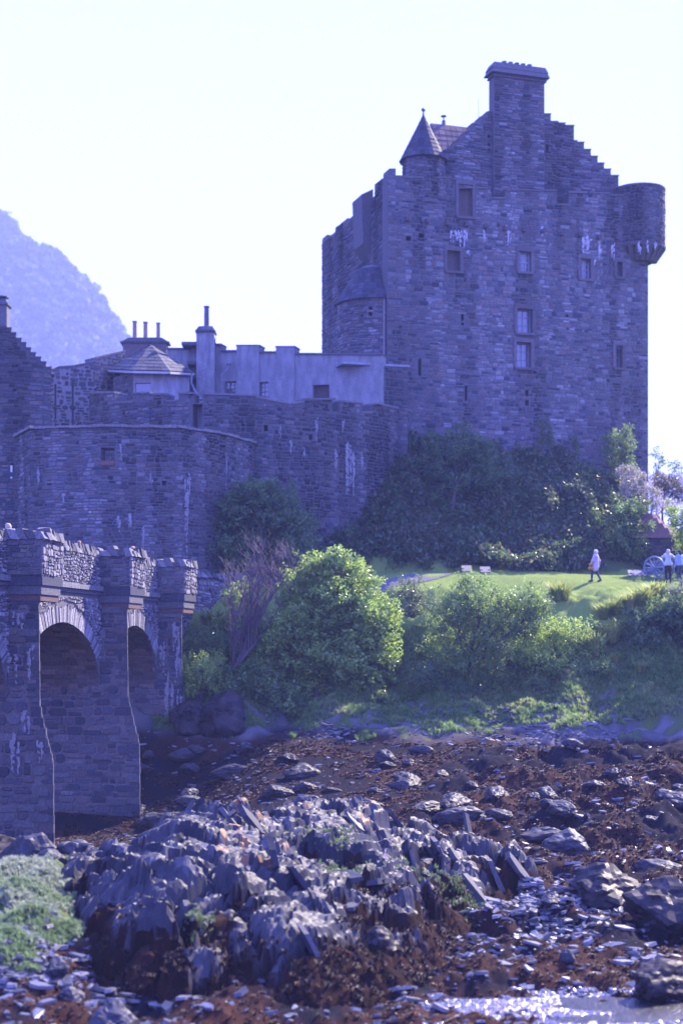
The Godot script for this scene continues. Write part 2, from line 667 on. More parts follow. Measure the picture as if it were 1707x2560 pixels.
func ground(x: float, d: float) -> float:
	var y := surface(LAND, x, d)
	var tide := smoothstep(3.2, 1.6, y) * smoothstep(-12.0, -5.0, x - absf(d - 33.0) * 0.6 + 3.0)
	y += tide * (broad.get_noise_2d(x * 30.0, d * 20.0) * 0.40 + fine.get_noise_2d(x * 15.0, d * 8.0) * 0.17 * smoothstep(32.0, 40.0, d) + fine.get_noise_2d(x * 17.0 + 40.0, d * 12.0) * 0.08 + (0.5 - absf(fine.get_noise_2d(x * 26.0, d * 19.0))) * 0.13 + fine.get_noise_2d(x * 60.0, d * 60.0) * 0.05)
	var rough := smoothstep(1.8, 3.0, y) * smoothstep(9.6, 8.2, y)
	y += rough * (broad.get_noise_2d(x * 22.0 + 50.0, d * 22.0) * 0.8 + fine.get_noise_2d(x * 12.0, d * 12.0) * 0.08)
	if y > 8.2 and d < 84.0:
		y += broad.get_noise_2d(x * 9.0, d * 9.0) * 0.10
	return y


func lines(from: float, to: float, step: float, far: Array) -> Array:
	var a := []
	for q in far:
		if q < from - 0.01:
			a.append(q)
	var x := from
	while x <= to + 0.001:
		a.append(x)
		x += step
	for q in far:
		if q > to + 0.01:
			a.append(q)
	return a


func ground_tint(x: float, d: float, y: float) -> Color:
	var n := fine.get_noise_2d(x * 9.0, d * 9.0)
	var b := broad.get_noise_2d(x * 12.0 + 9.0, d * 12.0)
	var weed := Color(0.026, 0.014, 0.013).lerp(Color(0.052, 0.024, 0.016), clampf(0.5 + b, 0, 1))
	var silt := Color(0.016, 0.014, 0.018)
	var col := silt.lerp(weed, smoothstep(-0.5, -0.15, n + b)) * (1.0 + 0.5 * fine.get_noise_2d(x * 50.0, d * 50.0))
	var gravel := Color(0.17, 0.16, 0.165).lerp(Color(0.08, 0.077, 0.08), clampf(0.5 + n, 0, 1))
	col = col.lerp(gravel, smoothstep(1.9, 2.5, y + b * 0.5))
	var turf := Color(0.085, 0.14, 0.035).lerp(Color(0.12, 0.15, 0.05), clampf(0.5 + b, 0, 1))
	col = col.lerp(turf, smoothstep(2.6, 3.4, y + n * 1.1))
	if x < -5.0 and d > 28.5 and d < 40.0:
		col = col.lerp(turf, smoothstep(-0.35, 0.0, y + n * 0.3))
	if y > 6.6 and d > 70.0:
		col = col.lerp(Color(0.22, 0.30, 0.07), smoothstep(6.6, 7.4, y))
	if d > 84.0 and y > 10.4:
		col = col.lerp(Color(0.07, 0.10, 0.04), 0.8)
	return col


func sheet(xs: Array, ds: Array, h: Callable, tint: Callable, faceted := false) -> Mesh:
	var nx := xs.size()
	var nd := ds.size()
	var pts := PackedVector3Array()
	pts.resize(nx * nd)
	var cs := PackedColorArray()
	cs.resize(nx * nd)
	for j in nd:
		for i in nx:
			var y: float = h.call(xs[i], ds[j])
			pts[j * nx + i] = Vector3(xs[i], y, -ds[j])
			cs[j * nx + i] = tint.call(xs[i], ds[j], y)
	if faceted:
		var mb := MB.new()
		for j in nd - 1:
			for i in nx - 1:
				var a := j * nx + i
				mb.tri(pts[a], pts[a + 1], pts[a + nx + 1], cs[a])
				mb.tri(pts[a], pts[a + nx + 1], pts[a + nx], cs[a])
		return mb.mesh()
	var ns := PackedVector3Array()
	ns.resize(nx * nd)
	for j in nd:
		for i in nx:
			var dx := pts[j * nx + mini(i + 1, nx - 1)] - pts[j * nx + maxi(i - 1, 0)]
			var dz := pts[maxi(j - 1, 0) * nx + i] - pts[mini(j + 1, nd - 1) * nx + i]
			ns[j * nx + i] = dz.cross(dx).normalized()
	var idx := PackedInt32Array()
	for j in nd - 1:
		for i in nx - 1:
			var a := j * nx + i
			idx.append_array([a, a + nx + 1, a + 1, a, a + nx, a + nx + 1])
	var arr := []
	arr.resize(Mesh.ARRAY_MAX)
	arr[Mesh.ARRAY_VERTEX] = pts
	arr[Mesh.ARRAY_NORMAL] = ns
	arr[Mesh.ARRAY_COLOR] = cs
	arr[Mesh.ARRAY_INDEX] = idx
	var m := ArrayMesh.new()
	m.add_surface_from_arrays(Mesh.PRIMITIVE_TRIANGLES, arr)
	return m


func build_ground() -> void:
	var xs := lines(-9.0, 13.5, 0.13, lines(-22.0, 30.0, 0.26, [-700.0, -380.0, -150.0, -70.0, -40.0, -28.0, 36.0, 45.0, 70.0, 150.0, 300.0]))
	var ds := lines(26.0, 66.0, 0.14, lines(24.0, 96.0, 0.26, [-150.0, -60.0, 0.0, 12.0, 18.0, 21.0, 100.0, 110.0, 140.0, 220.0, 400.0, 900.0, 1500.0]))
	var g := obj("ground", sheet(xs, ds, ground, ground_tint), M.ground)
	kind(g, "structure")
	# the gravel path that crosses the lawn
	var mb := MB.new()
	var p := []
	for i in 25:
		var f := i / 24.0
		p.append(Vector2(lerpf(-1.5, 5.6, f), 78.2 + 2.6 * f - 1.6 * sin(f * PI)))
	for i in 24:
		var t: Vector2 = (p[i + 1] - p[i]).normalized()
		var s := Vector2(-t.y, t.x) * 0.75
		var q := [p[i] - s, p[i + 1] - s, p[i + 1] + s, p[i] + s]
		var w := []
		for e in q:
			w.append(Vector3(e.x, ground(e.x, e.y) + 0.03, -e.y))
		mb.quad(w[0], w[1], w[2], w[3], Color(0.19, 0.18, 0.18) * r_(0.9, 1.1))
	kind(obj("path", mb.mesh(), M.ground), "structure")
	# shallow tide pools at the foot of the shore
	var wm := MB.new()
	wm.quad(Vector3(0.6, -1.2, -25.0), Vector3(12.0, -1.2, -25.0), Vector3(12.0, -1.2, -31.2), Vector3(0.6, -1.2, -31.2), Color.WHITE)
	kind(obj("water", wm.mesh(), M.water), "structure")
	# wet shingle round the pools, every pebble with a film of water
	var pm := MB.new()
	pm.tube([Vector3(-1, 0, 0), Vector3(-0.8, 0.05, 0), Vector3(-0.3, 0.1, 0), Vector3(0.35, 0.1, 0), Vector3(0.85, 0.03, 0), Vector3(1, 0, 0)], [0.05, 0.42, 0.62, 0.60, 0.36, 0.05], 8, Color.WHITE)
	var places := []
	var tints := []
	while places.size() < 14000:
		var x := r_(1.2, 8.0)
		var d := r_(27.0, 31.4)
		var y := ground(x, d)
		if y > -1.08 or broad.get_noise_2d(x * 10.0, d * 40.0) < -0.12:
			continue
		var k := r_(0.018, 0.05)
		places.append(lean(x, d, Vector3(k * r_(0.8, 1.4), k * 0.7, k), 0.5, maxf(y, -1.21)))
		tints.append(Color(0.09, 0.085, 0.09) * r_(0.6, 1.8))
	kind(many("wet_shingle", pm.mesh(), M.film, places, tints), "stuff")


# ---------------------------------------------------------------- rocks
var gap := 0.0


func cell(x: float, y: float, sd: int) -> Vector3:  # nearest jittered cell: (its centre, a number of its own)
	var ix := floori(x)
	var iy := floori(y)
	var best := 1e9
	var second := 1e9
	var got := Vector3.ZERO
	for a in [-1, 0, 1]:
		for b in [-1, 0, 1]:
			var h := hash(Vector3i(ix + a, iy + b, sd))
			var p := Vector2(ix + a + 0.1 + 0.8 * float(h & 1023) / 1023.0, iy + b + 0.1 + 0.8 * float((h >> 10) & 1023) / 1023.0)
			var q := (p.x - x) * (p.x - x) + (p.y - y) * (p.y - y)
			if q < best:
				second = best
				best = q
				got = Vector3(p.x, p.y, float((h >> 20) & 1023) / 1023.0)
			elif q < second:
				second = q
	gap = sqrt(second) - sqrt(best)
	return got


func crag(x: float, d: float) -> float:
	var y := surface(CRAG, x, d)
	var edge := smoothstep(-1.9, 0.2, y)
	var lean := 0.5 if x < -3.0 else -0.9
	var cx := x * cos(lean) - d * sin(lean)
	var cd := x * sin(lean) + d * cos(lean)
	var calm := clampf(0.9 + 1.1 * broad.get_noise_2d(x * 20.0 + 5.0, d * 20.0), 0.55, 1.3) * (1.0 - 0.55 * exp(-pow((x + 4.0) / 1.7, 2.0) - pow((d - 38.5) / 3.0, 2.0)))
	edge *= calm
	var out := y - 0.45 * smoothstep(0.3, 1.8, y) - 0.25 * smoothstep(1.0, 3.5, x) + 0.05 * edge * fposmod(cd * 3.1 + 0.4 * cx, 1.0)
	for q in [[3.0, 1.0, 0.50, 1], [1.5, 0.32, 0.36, 2], [0.5, 0.12, 0.20, 3], [0.2, 0.07, 0.07, 4]]:
		var u: float = cx / q[0]
		var w: float = cd / q[1] * 0.5
		var k := cell(u, w, q[3])
		var h := hash(Vector3i(int(k.z * 1023), q[3], 7))
		var tx := (float(h & 255) / 255.0 - 0.5)
		var td := (float((h >> 8) & 255) / 255.0 - 0.5)
		out += edge * q[2] * ((k.z - 0.68) * 1.1 + (u - k.x) * tx * 1.5 + (w - k.y) * td * 1.5)
		if q[3] < 3:
			out -= edge * q[2] * 0.6 * smoothstep(0.14, 0.0, gap)
	return out


func crag_tint(x: float, d: float, y: float) -> Color:
	var n := fine.get_noise_2d(x * 26.0, d * 26.0)
	var b := broad.get_noise_2d(x * 40.0, d * 40.0)
	var col := Color(0.022, 0.022, 0.028).lerp(Color(0.066, 0.064, 0.071), clampf(0.5 + b, 0, 1))
	if y > 1.0:
		col = col.lerp(Color(0.13, 0.126, 0.13), smoothstep(0.1, 0.35, n) * 0.6)
		if b > 0.40 and n > 0.1:
			col = col.lerp(Color(0.36, 0.17, 0.05), 0.7)
	var weed := smoothstep(0.15, -0.35, y + b * 0.9 + (0.0 if x > -4.5 else -0.3))
	return col.lerp(Color(0.022, 0.012, 0.011).lerp(Color(0.042, 0.020, 0.012), clampf(0.5 + n, 0, 1)), weed)


func rock_mesh(sd: int, cuts: int, rough: float, col: Color, weed := -9.0, level := 3) -> Mesh:
	var keep := rng.state
	rng.seed = sd
	var planes := []
	for i in cuts:
		planes.append([Vector3(r_(-1, 1), r_(-0.8, 1), r_(-1, 1)).normalized(), r_(0.55, 0.95)])
	rng.state = keep
	var t := (1.0 + sqrt(5.0)) / 2.0
	var vs := [Vector3(-1, t, 0), Vector3(1, t, 0), Vector3(-1, -t, 0), Vector3(1, -t, 0), Vector3(0, -1, t), Vector3(0, 1, t), Vector3(0, -1, -t), Vector3(0, 1, -t), Vector3(t, 0, -1), Vector3(t, 0, 1), Vector3(-t, 0, -1), Vector3(-t, 0, 1)]
	var fs := [[0, 11, 5], [0, 5, 1], [0, 1, 7], [0, 7, 10], [0, 10, 11], [1, 5, 9], [5, 11, 4], [11, 10, 2], [10, 7, 6], [7, 1, 8], [3, 9, 4], [3, 4, 2], [3, 2, 6], [3, 6, 8], [3, 8, 9], [4, 9, 5], [2, 4, 11], [6, 2, 10], [8, 6, 7], [9, 8, 1]]
	for i in vs.size():
		vs[i] = vs[i].normalized()
	for l in level:
		var mid := {}
		var fresh := []
		for f in fs:
			var m := []
			for k in 3:
				var a: int = f[k]
				var b: int = f[(k + 1) % 3]
				var key := mini(a, b) * 100000 + maxi(a, b)
				if not mid.has(key):
					mid[key] = vs.size()
					vs.append((vs[a] + vs[b]).normalized())
				m.append(mid[key])
			fresh.append_array([[f[0], m[0], m[2]], [f[1], m[1], m[0]], [f[2], m[2], m[1]], m])
		fs = fresh
	for i in vs.size():
		var q: Vector3 = vs[i]
		var r := 1.0
		for p in planes:
			var e: float = q.dot(p[0])
			if e > 0.05:
				r = minf(r, p[1] / e)
		r += fine.get_noise_3d(q.x * 30.0 + sd * 13.0, q.y * 30.0, q.z * 30.0) * rough + fine.get_noise_3d(q.x * 80.0 + sd, q.y * 80.0, q.z * 80.0) * rough * 0.5
		vs[i] = q * r
	var mb := MB.new()
	for f in fs:
		var mid2: Vector3 = (vs[f[0]] + vs[f[1]] + vs[f[2]]) / 3.0
		var n := fine.get_noise_3d(mid2.x * 40.0, mid2.y * 40.0, mid2.z * 40.0 + sd)
		var c := col * (1.0 + n * 0.5)
		if mid2.y < weed + n * 0.5:
			c = Color(0.034, 0.027, 0.027) * (1.0 + n)
		mb.tri(vs[f[0]], vs[f[1]], vs[f[2]], c)
	return mb.mesh()


func shard_mesh(sd: int) -> Mesh:
	var keep := rng.state
	rng.seed = sd
	var n := 5 + sd % 2
	var top := []
	var low := []
	for i in n:
		var a := TAU * (i + r_(-0.3, 0.3)) / n
		var r := r_(0.7, 1.1)
		top.append(Vector3(cos(a) * r, r_(0.14, 0.24), -sin(a) * r * 0.62))
		low.append(Vector3(cos(a) * r * 1.1, r_(-0.2, -0.1), -sin(a) * r * 0.68))
	rng.state = keep
	var mb := MB.new()
	for i in n:
		var j := (i + 1) % n
		mb.quad(low[i], low[j], top[j], top[i], Color.WHITE)
		if i > 0 and i < n - 1:
			mb.tri(top[0], top[i], top[j], Color.WHITE)
			mb.tri(low[0], low[j], low[i], Color.WHITE)
	return mb.mesh()


func lean(x: float, d: float, s: Vector3, tilt: float, y := 1e9, sink := 0.0) -> Transform3D:
	var b := Basis.from_euler(Vector3(r_(-tilt, tilt), r_(0, TAU), r_(-tilt, tilt)))
	return Transform3D(b * Basis.from_scale(s), Vector3(x, (ground(x, d) if y > 1e8 else y) + sink, -d))


# ---------------------------------------------------------------- plants
func leaf_tuft(sd: int, n: int, size: float, spread := 1.0, slim := 0.55) -> Mesh:
	var keep := rng.state
	rng.seed = sd
	var mb := MB.new()
	for i in n:
		var p := Vector3(r_(-1, 1), r_(-1, 1), r_(-1, 1))
		p = p.normalized() * pow(rng.randf(), 0.5) * spread
		var x := Vector3(r_(-1, 1), r_(-0.5, 0.7), r_(-1, 1)).normalized()
		var y := x.cross(Vector3(r_(-1, 1), r_(-1, 1), r_(-1, 1))).normalized()
		var s := size * r_(0.7, 1.3)
		var fold := x.cross(y) * s * 0.18
		var c := Color.WHITE * r_(0.75, 1.2)
		var a := p - x * s
		var b := p + x * s
		mb.tri(a, p + y * s * slim + fold, b, c)
		mb.tri(b, p - y * s * slim + fold, a, c)
	rng.state = keep
	return mb.mesh()


func frond_tuft(sd: int, n: int, h: float, w: float, droop := 0.5) -> Mesh:
	var keep := rng.state
	rng.seed = sd
	var mb := MB.new()
	for i in n:
		var a := r_(0, TAU)
		var o := Vector3(cos(a), 0, sin(a))
		var side := Vector3(-o.z, 0, o.x) * w
		var p0 := o * r_(0, 0.12) * h
		var l := h * r_(0.6, 1.1)
		var out := r_(0.15, 0.6)
		var p1 := p0 + Vector3.UP * l * 0.55 + o * l * out * 0.35
		var p2 := p0 + Vector3.UP * l * (1.0 - droop * out * 0.6) + o * l * out
		var c := Color.WHITE * r_(0.75, 1.2)
		mb.quad(p0 - side * 0.6, p0 + side * 0.6, p1 + side, p1 - side, c)
		mb.tri(p1 - side, p1 + side, p2, c)
	rng.state = keep
	return mb.mesh()


func lobe_points(lobes: Array, per: float, places: Array, tints: Array, size: Array, cols: Array) -> void:
	# lobes: [centre, radii]; leaf sprays sit mostly near each lobe's skin, thin out inside and stick out a little
	for l in lobes:
		var n := int(per * pow(l[1].x * l[1].y * l[1].z, 0.667))
		for i in n:
			var q := Vector3(rng.randfn(), rng.randfn(), rng.randfn()).normalized()
			var lump := 1.0 + 0.35 * fine.get_noise_3d(q.x * 22.0 + l[0].x * 9.0, q.y * 22.0, q.z * 22.0 + l[0].z * 9.0) * 2.0
			var p: Vector3 = l[0] + q * l[1] * lump * (1.0 - 0.55 * pow(rng.randf(), 2.2))
			var s := r_(size[0], size[1])
			places.append(Transform3D(Basis.from_euler(Vector3(r_(0, TAU), r_(0, TAU), r_(0, TAU))) * Basis.from_scale(Vector3.ONE * s), p))
			tints.append(cols[rng.randi() % cols.size()] * r_(0.8, 1.2))


func limb(mb: MB, a: Vector3, b: Vector3, r0: float, r1: float, bend: float, col: Color) -> Array:
	var n := 5
	var p := []
	var r := []
	var off := Vector3(r_(-1, 1), r_(-0.3, 0.6), r_(-1, 1)) * bend * a.distance_to(b)
	for i in n + 1:
		var f := float(i) / n
		p.append(a.lerp(b, f) + off * sin(f * PI) + Vector3(r_(-1, 1), r_(-1, 1), r_(-1, 1)) * 0.02 * a.distance_to(b))
		r.append(lerpf(r0, r1, f))
	mb.tube(p, r, 6, col)
	return p


func leafy(called: String, label: String, category: String, base: Vector3, lobes: Array, o: Dictionary, group := "") -> Node3D:
	var t := thing(called, label, category, base, group)
	var tr := MB.new()
	var br := MB.new()
	var bark: Color = o.get("bark", Color(0.10, 0.08, 0.065))
	var top: Vector3 = base + o.get("trunk", Vector3(0, 0.5, 0))
	var r: float = o.get("thick", 0.06)
	limb(tr, base - Vector3.UP * 0.3, top, r * 1.5, r, 0.06, bark)
	for l in lobes:
		var e: Vector3 = l[0] + Vector3(0, l[1].y * 0.3, 0)
		var p := limb(br, top, e, r * 0.7, r * 0.2, 0.08, bark)
		for k in 5:
			var q := Vector3(rng.randfn(), rng.randfn(), rng.randfn()).normalized()
			limb(br, p[2 + k % 3], l[0] + q * l[1] * 0.85, r * 0.3, r * 0.08, 0.08, bark)
	obj("trunk", tr.mesh(), M.bark, t)
	obj("limbs", br.mesh(), M.bark, t)
	var places := []
	var tints := []
	lobe_points(lobes, o.get("per", 300.0), places, tints, o.get("size", [0.8, 1.2]), o.cols)
	kind(many("crown", o.mesh, M.leaf, places, tints, t), "stuff")
	return t


func cloud_lobes(c: Vector3, r: Vector3, n: int, small: float) -> Array:
	var a := []
	for i in n:
		var q := Vector3(rng.randfn(), rng.randfn(), rng.randfn()).normalized() * pow(rng.randf(), 0.4) * 0.72
		var s := small * r_(0.75, 1.3)
		a.append([c + q * r, Vector3(s * r_(0.9, 1.3), s * r_(0.7, 1.0), s * r_(0.9, 1.2))])
	return a


# ---------------------------------------------------------------- the keep
const RUBBLE := [Color(0.162, 0.152, 0.156), Color(0.138, 0.137, 0.148), Color(0.186, 0.174, 0.172), Color(0.113, 0.115, 0.129), Color(0.168, 0.148, 0.144), Color(0.144, 0.141, 0.144), Color(0.069, 0.073, 0.086), Color(0.175, 0.138, 0.128), Color(0.227, 0.222, 0.222)]
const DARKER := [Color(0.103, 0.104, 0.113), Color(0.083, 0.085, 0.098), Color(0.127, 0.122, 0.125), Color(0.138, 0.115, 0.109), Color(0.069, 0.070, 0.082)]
const SLATE := [Color(0.062, 0.062, 0.078), Color(0.08, 0.077, 0.09), Color(0.05, 0.052, 0.066)]
const BRIDGE := [Color(0.141, 0.140, 0.156), Color(0.096, 0.101, 0.123), Color(0.115, 0.117, 0.135), Color(0.163, 0.140, 0.139), Color(0.178, 0.176, 0.180), Color(0.078, 0.082, 0.102), Color(0.126, 0.125, 0.135)]
const WASHED := [Color(0.24, 0.235, 0.245), Color(0.30, 0.29, 0.30), Color(0.18, 0.175, 0.185), Color(0.11, 0.108, 0.12), Color(0.36, 0.35, 0.355)]  # weather-whitened stones of the seaward face
var KEEP_A := Vector2(2.75, 90.0)
var KEEP_B := Vector2(19.47, 95.39)
var KEEP_C := Vector2(-1.33, 102.66)


func along_of(W: Wall, X: float) -> float:  # u at which the straight wall W is seen under the picture column X
	var t := (X - 853.5) / F
	var a: Vector2 = W.p[0]
	var e: Vector2 = (W.p[W.p.size() - 1] - a).normalized()
	return (t * a.y - a.x) / (e.x - t * e.y)


func rect(W: Wall, X0: float, X1: float, Y0: float, Y1: float) -> Array:  # [u0, u1, v0, v1] of a rectangle measured in the photograph
	var u0 := along_of(W, X0)
	var u1 := along_of(W, X1)
	var d := -W.on((u0 + u1) / 2.0, 0).z
	return [u0, u1, high(Y1, d), high(Y0, d)]


func steps(W: Wall, base: float, list: Array) -> Array:  # columns of a wall top: list of [X0, X1, Y0, Y1]
	var a := []
	for q in list:
		var u0 := along_of(W, q[0])
		var u1 := along_of(W, q[1])
		a.append([u0, u1, base, base, high(q[2], -W.on(u0, 0).z), high(q[3], -W.on(u1, 0).z)])
	return a


func round_wall(c: Vector2, r: float, from: float, to: float, n: int) -> Wall:  # angles in degrees, 0 = towards the camera, positive to the right
	var p := []
	for i in n + 1:
		var a := deg_to_rad(lerpf(from, to, float(i) / n))
		p.append(c + Vector2(sin(a), -cos(a)) * r)
	return Wall.new(p)


func coping(parent: Node3D, W: Wall, cols: Array, thick: float, proud: float, h: float, col: Color, called := "coping") -> void:
	for e in cols:
		var mb := MB.new()
		for i in range(1):
			var k := W.seg((e[0] + e[1]) / 2.0)
			var a: float = e[0] - 0.02
			var b: float = e[1] + 0.02
			mb.hexa([W.on(a, e[4] - 0.003, proud, k), W.on(b, e[5] - 0.003, proud, k), W.on(b, e[5] - 0.003, -thick, k), W.on(a, e[4] - 0.003, -thick, k), W.on(a, e[4] + h, proud, k), W.on(b, e[5] + h, proud, k), W.on(b, e[5] + h, -thick, k), W.on(a, e[4] + h, -thick, k)], col * r_(0.85, 1.15))
		obj(called, mb.mesh(), M.stone, parent)


func build_keep() -> void:
	var t := thing("castle_keep", "tall square rubble-stone castle keep with crowstepped gable, big chimney and corner turrets", "castle keep", Vector3(10, 15, -97))
	var mortar := Color(0.153, 0.149, 0.152)
	var front := Wall.new([KEEP_A, KEEP_B])
	var L := front.size
	# windows and slits in the front: [X0, X1, Y0, Y1]
	var sash := [rect(front, 1297, 1326, 629, 679), rect(front, 1451, 1475, 647, 697)]
	var tall := [rect(front, 1292, 1330, 772, 832), rect(front, 1290, 1326, 856, 919)]
	var narrow := [rect(front, 1538, 1554, 863, 919), rect(front, 1541, 1554, 655, 692)]
	var slits := []
	for q in [[1152, 1159, 769, 813], [1161, 1168, 960, 1002], [1045, 1053, 897, 939], [1413, 1420, 786, 808], [1312, 1321, 975, 1014], [1014, 1027, 583, 602], [1046, 1060, 583, 602]]:
		slits.append(rect(front, q[0], q[1], q[2], q[3]))
	var shut := [rect(front, 1117, 1149, 627, 677), rect(front, 1146, 1180, 462, 541)]
	var holes := sash + tall + narrow + slits + shut
	var top := [[968.2, 973, 437, 437], [973, 989, 421, 421], [989, 1008, 438, 438], [1008, 1127, 445, 446], [1127, 1142, 464, 464], [1142, 1226, 471, 472], [1226, 1262, 497, 497], [1262, 1391, 477, 478], [1391, 1421, 513, 513], [1421, 1466, 482, 483], [1466, 1480, 492, 492], [1480, 1522, 484, 485], [1522, 1560, 489, 490], [1560, 1619.5, 520, 522]]
	var cols := steps(front, 13.5, top)
	cols[0][0] = 0.0
	cols[cols.size() - 1][1] = L
	var mb := MB.new()
	wall_body(mb, front, cols, 1.1, mortar, holes)
	obj("front_wall", mb.mesh(), M.mortar, t)
	var stain := func(u, v): return streak(u, v) * (0.80 if u < 3.2 or u > L - 1.6 else 1.0)
	stonework(t, front, func(u, v): return within(cols, holes, u, v), [0.0, L, 15.0, 34.6], {"h": [0.08, 0.32], "w": [0.14, 0.66], "proud": 0.020, "joint": 0.016, "pal": RUBBLE, "keep": 240, "tint": stain})
	# dressed surrounds, panes, shutters
	for q in sash:
		window(t, front, q, 0.28, 3, 4, Color(0.42, 0.42, 0.44))
	for q in tall:
		window(t, front, q, 0.35, 2, 3, Color(0.30, 0.29, 0.30))
	for q in narrow:
		window(t, front, q, 0.4, 1, 2, Color(0.30, 0.29, 0.30))
	for q in sash + tall + narrow + shut:
		var u0: float = q[0]
		var u1: float = q[1]
		for part in [[u0 - 0.2, u1 + 0.2, q[3], q[3] + 0.28, "lintel"], [u0 - 0.16, u1 + 0.16, q[2] - 0.16, q[2], "sill"], [u0 - 0.22, u0, q[2], q[3], "jamb"], [u1, u1 + 0.22, q[2], q[3], "jamb"]]:
			var b := MB.new()
			var p0 := front.on(part[0] + 0.004, part[2] + 0.004, 0.0)
			var dx := front.along(1.0)
			var out := front.out(1.0)
			var pw: float = part[1] - part[0] - 0.008
			var ph: float = part[3] - part[2] - 0.008
			var pr := 0.075 if part[4] != "sill" else 0.13
			b.box(p0 + dx * pw / 2 + Vector3.UP * ph / 2 + out * (pr / 2 - 0.05), dx * pw / 2, Vector3.UP * ph / 2, out * (pr / 2 + 0.05), Color(0.165, 0.145, 0.145) * r_(0.85, 1.15))
			obj(part[4], b.mesh(), M.stone, t)
	for q in shut:
		var n := 5
		for i in n:
			var b := MB.new()
			var w: float = (q[1] - q[0]) / n
			b.box(front.on(q[0] + w * (i + 0.5), (q[2] + q[3]) / 2, -0.3), front.along(1) * (w / 2 - 0.008), Vector3.UP * (q[3] - q[2]) / 2, front.out(1) * 0.02, Color(0.12, 0.088, 0.07) * r_(0.8, 1.2))
			obj("shutter_board", b.mesh(), M.wood, t)
	# lime crusts under the parapet spouts
	var crusts := []
	for q in [[1128, 576, 30, 0.22], [1140, 572, 45, 0.25], [1150, 575, 40, 0.18], [1163, 570, 58, 0.25], [1168, 622, 24, 0.25], [1208, 571, 42, 0.16], [1271, 575, 36, 0.2], [1352, 562, 38, 0.18], [1458, 592, 40, 0.25], [1471, 588, 52, 0.35], [1447, 640, 50, 0.2], [1498, 602, 46, 0.2], [1530, 602, 46, 0.2], [1484, 646, 20, 0.16]]:
		var u := along_of(front, q[0])
		var d := -front.on(u, 0).z
		crusts.append([u, high(q[1], d), q[3], q[2] / F * d])
	runs(t, front, crusts, Color(0.62, 0.60, 0.61), 0.046)
	# left side, seen almost edge on
	var left := Wall.new([KEEP_C, KEEP_A])
	var S := left.size
	var lc := [[0, 3.0, 13.5, 13.5, 33.75, 33.7], [3.0, 5.6, 13.5, 13.5, 33.95, 33.9], [5.6, S - 5.1, 13.5, 13.5, 33.75, 33.75], [S - 5.1, S - 2.35, 13.5, 13.5, 33.8, 33.8], [S - 2.35, S - 0.9, 13.5, 13.5, 34.5, 34.45], [S - 0.9, S - 1.1 + 0.2 + 0.001, 13.5, 13.5, 34.3, 34.3]]
	mb = MB.new()
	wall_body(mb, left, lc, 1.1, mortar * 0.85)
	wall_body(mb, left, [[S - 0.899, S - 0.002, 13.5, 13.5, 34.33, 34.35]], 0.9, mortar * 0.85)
	obj("side_wall", mb.mesh(), M.mortar, t)
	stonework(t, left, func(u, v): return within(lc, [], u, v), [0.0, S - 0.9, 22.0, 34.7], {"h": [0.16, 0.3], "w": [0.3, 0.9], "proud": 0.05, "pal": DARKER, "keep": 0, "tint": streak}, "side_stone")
	var gb := MB.new()  # the closet corbelled out of the side wall
	var gd := Wall.new([left.p[0].lerp(left.p[1], (S - 4.75) / S) , left.p[0].lerp(left.p[1], (S - 2.9) / S)])
	gb.hexa([gd.on(0, 31.0, 0.55), gd.on(gd.size, 31.0, 0.55), gd.on(gd.size, 30.2, -0.1), gd.on(0, 30.2, -0.1), gd.on(0, 34.0, 0.65), gd.on(gd.size, 34.0, 0.65), gd.on(gd.size, 34.4, -0.1), gd.on(0, 34.4, -0.1)], Color(0.14, 0.13, 0.135))
	obj("closet_projection", gb.mesh(), M.stone, t)
	# unseen sides close the tower; roof deck
	mb = MB.new()
	var kd := KEEP_B + (KEEP_C - KEEP_A)
	var back := Wall.new([kd, KEEP_C])
	wall_body(mb, back, [[0.01, back.size - 0.01, 13.5, 13.5, 34.0, 34.0]], 1.1, mortar)
	var right := Wall.new([KEEP_B, kd])
	wall_body(mb, right, [[0.9, right.size - 0.02, 13.5, 13.5, 34.05, 34.05]], 1.1, mortar)
	obj("rear_wall", mb.mesh(), M.mortar, t)
	mb = MB.new()
	var deck := [KEEP_A, KEEP_B, kd, KEEP_C]
	var mid := (KEEP_A + kd) / 2.0
	var ins := []
	for q in deck:
		ins.append(q.lerp(mid, 0.08))
	mb.poly_up(ins, 33.0, Color(0.12, 0.12, 0.13))
	var low := ins.duplicate()
	low.reverse()
	mb.poly_up(low, 32.7, Color(0.12, 0.12, 0.13))
	obj("roof_deck", mb.mesh(), M.lead, t)
	# parapet copings
	var cc := []
	for e in cols:
		if e[1] - e[0] > 0.5:
			cc.append(e)
	coping(t, front, cc.slice(0, cc.size() - 1), 0.5, 0.07, 0.09, Color(0.19, 0.175, 0.175))
	# the gable wall, set back behind the wall walk
	var inn := Vector2(front.out(1).x, -front.out(1).z)
	var g := Wall.new([KEEP_A - inn * 0.95, KEEP_B - inn * 0.95])
	var gl := [[1094, 1112, 392, 392], [1112, 1140, 376, 360], [1140, 1160, 352, 343], [1160, 1180, 332, 325], [1180, 1200, 310, 310], [1200, 1217, 294, 294], [1217, 1236, 281, 281], [1236, 1359, 200, 200], [1359, 1376, 286, 286], [1376, 1394, 305, 305], [1394, 1412, 309, 309], [1412, 1434, 315, 315], [1434, 1442, 353, 353], [1442, 1459, 357, 357], [1459, 1476, 375, 375], [1476, 1493, 392, 392], [1493, 1509, 409, 409], [1509, 1526, 424, 424], [1526, 1545, 440, 440]]
	var gcols := steps(g, 32.9, gl)
	var gh := [rect(g, 1363, 1371, 340, 382), rect(g, 1218, 1225, 336, 380)]
	mb = MB.new()
	wall_body(mb, g, gcols, 0.9, mortar, gh)
	obj("gable", mb.mesh(), M.mortar, t)
	var gp := t.get_node("gable") as MeshInstance3D
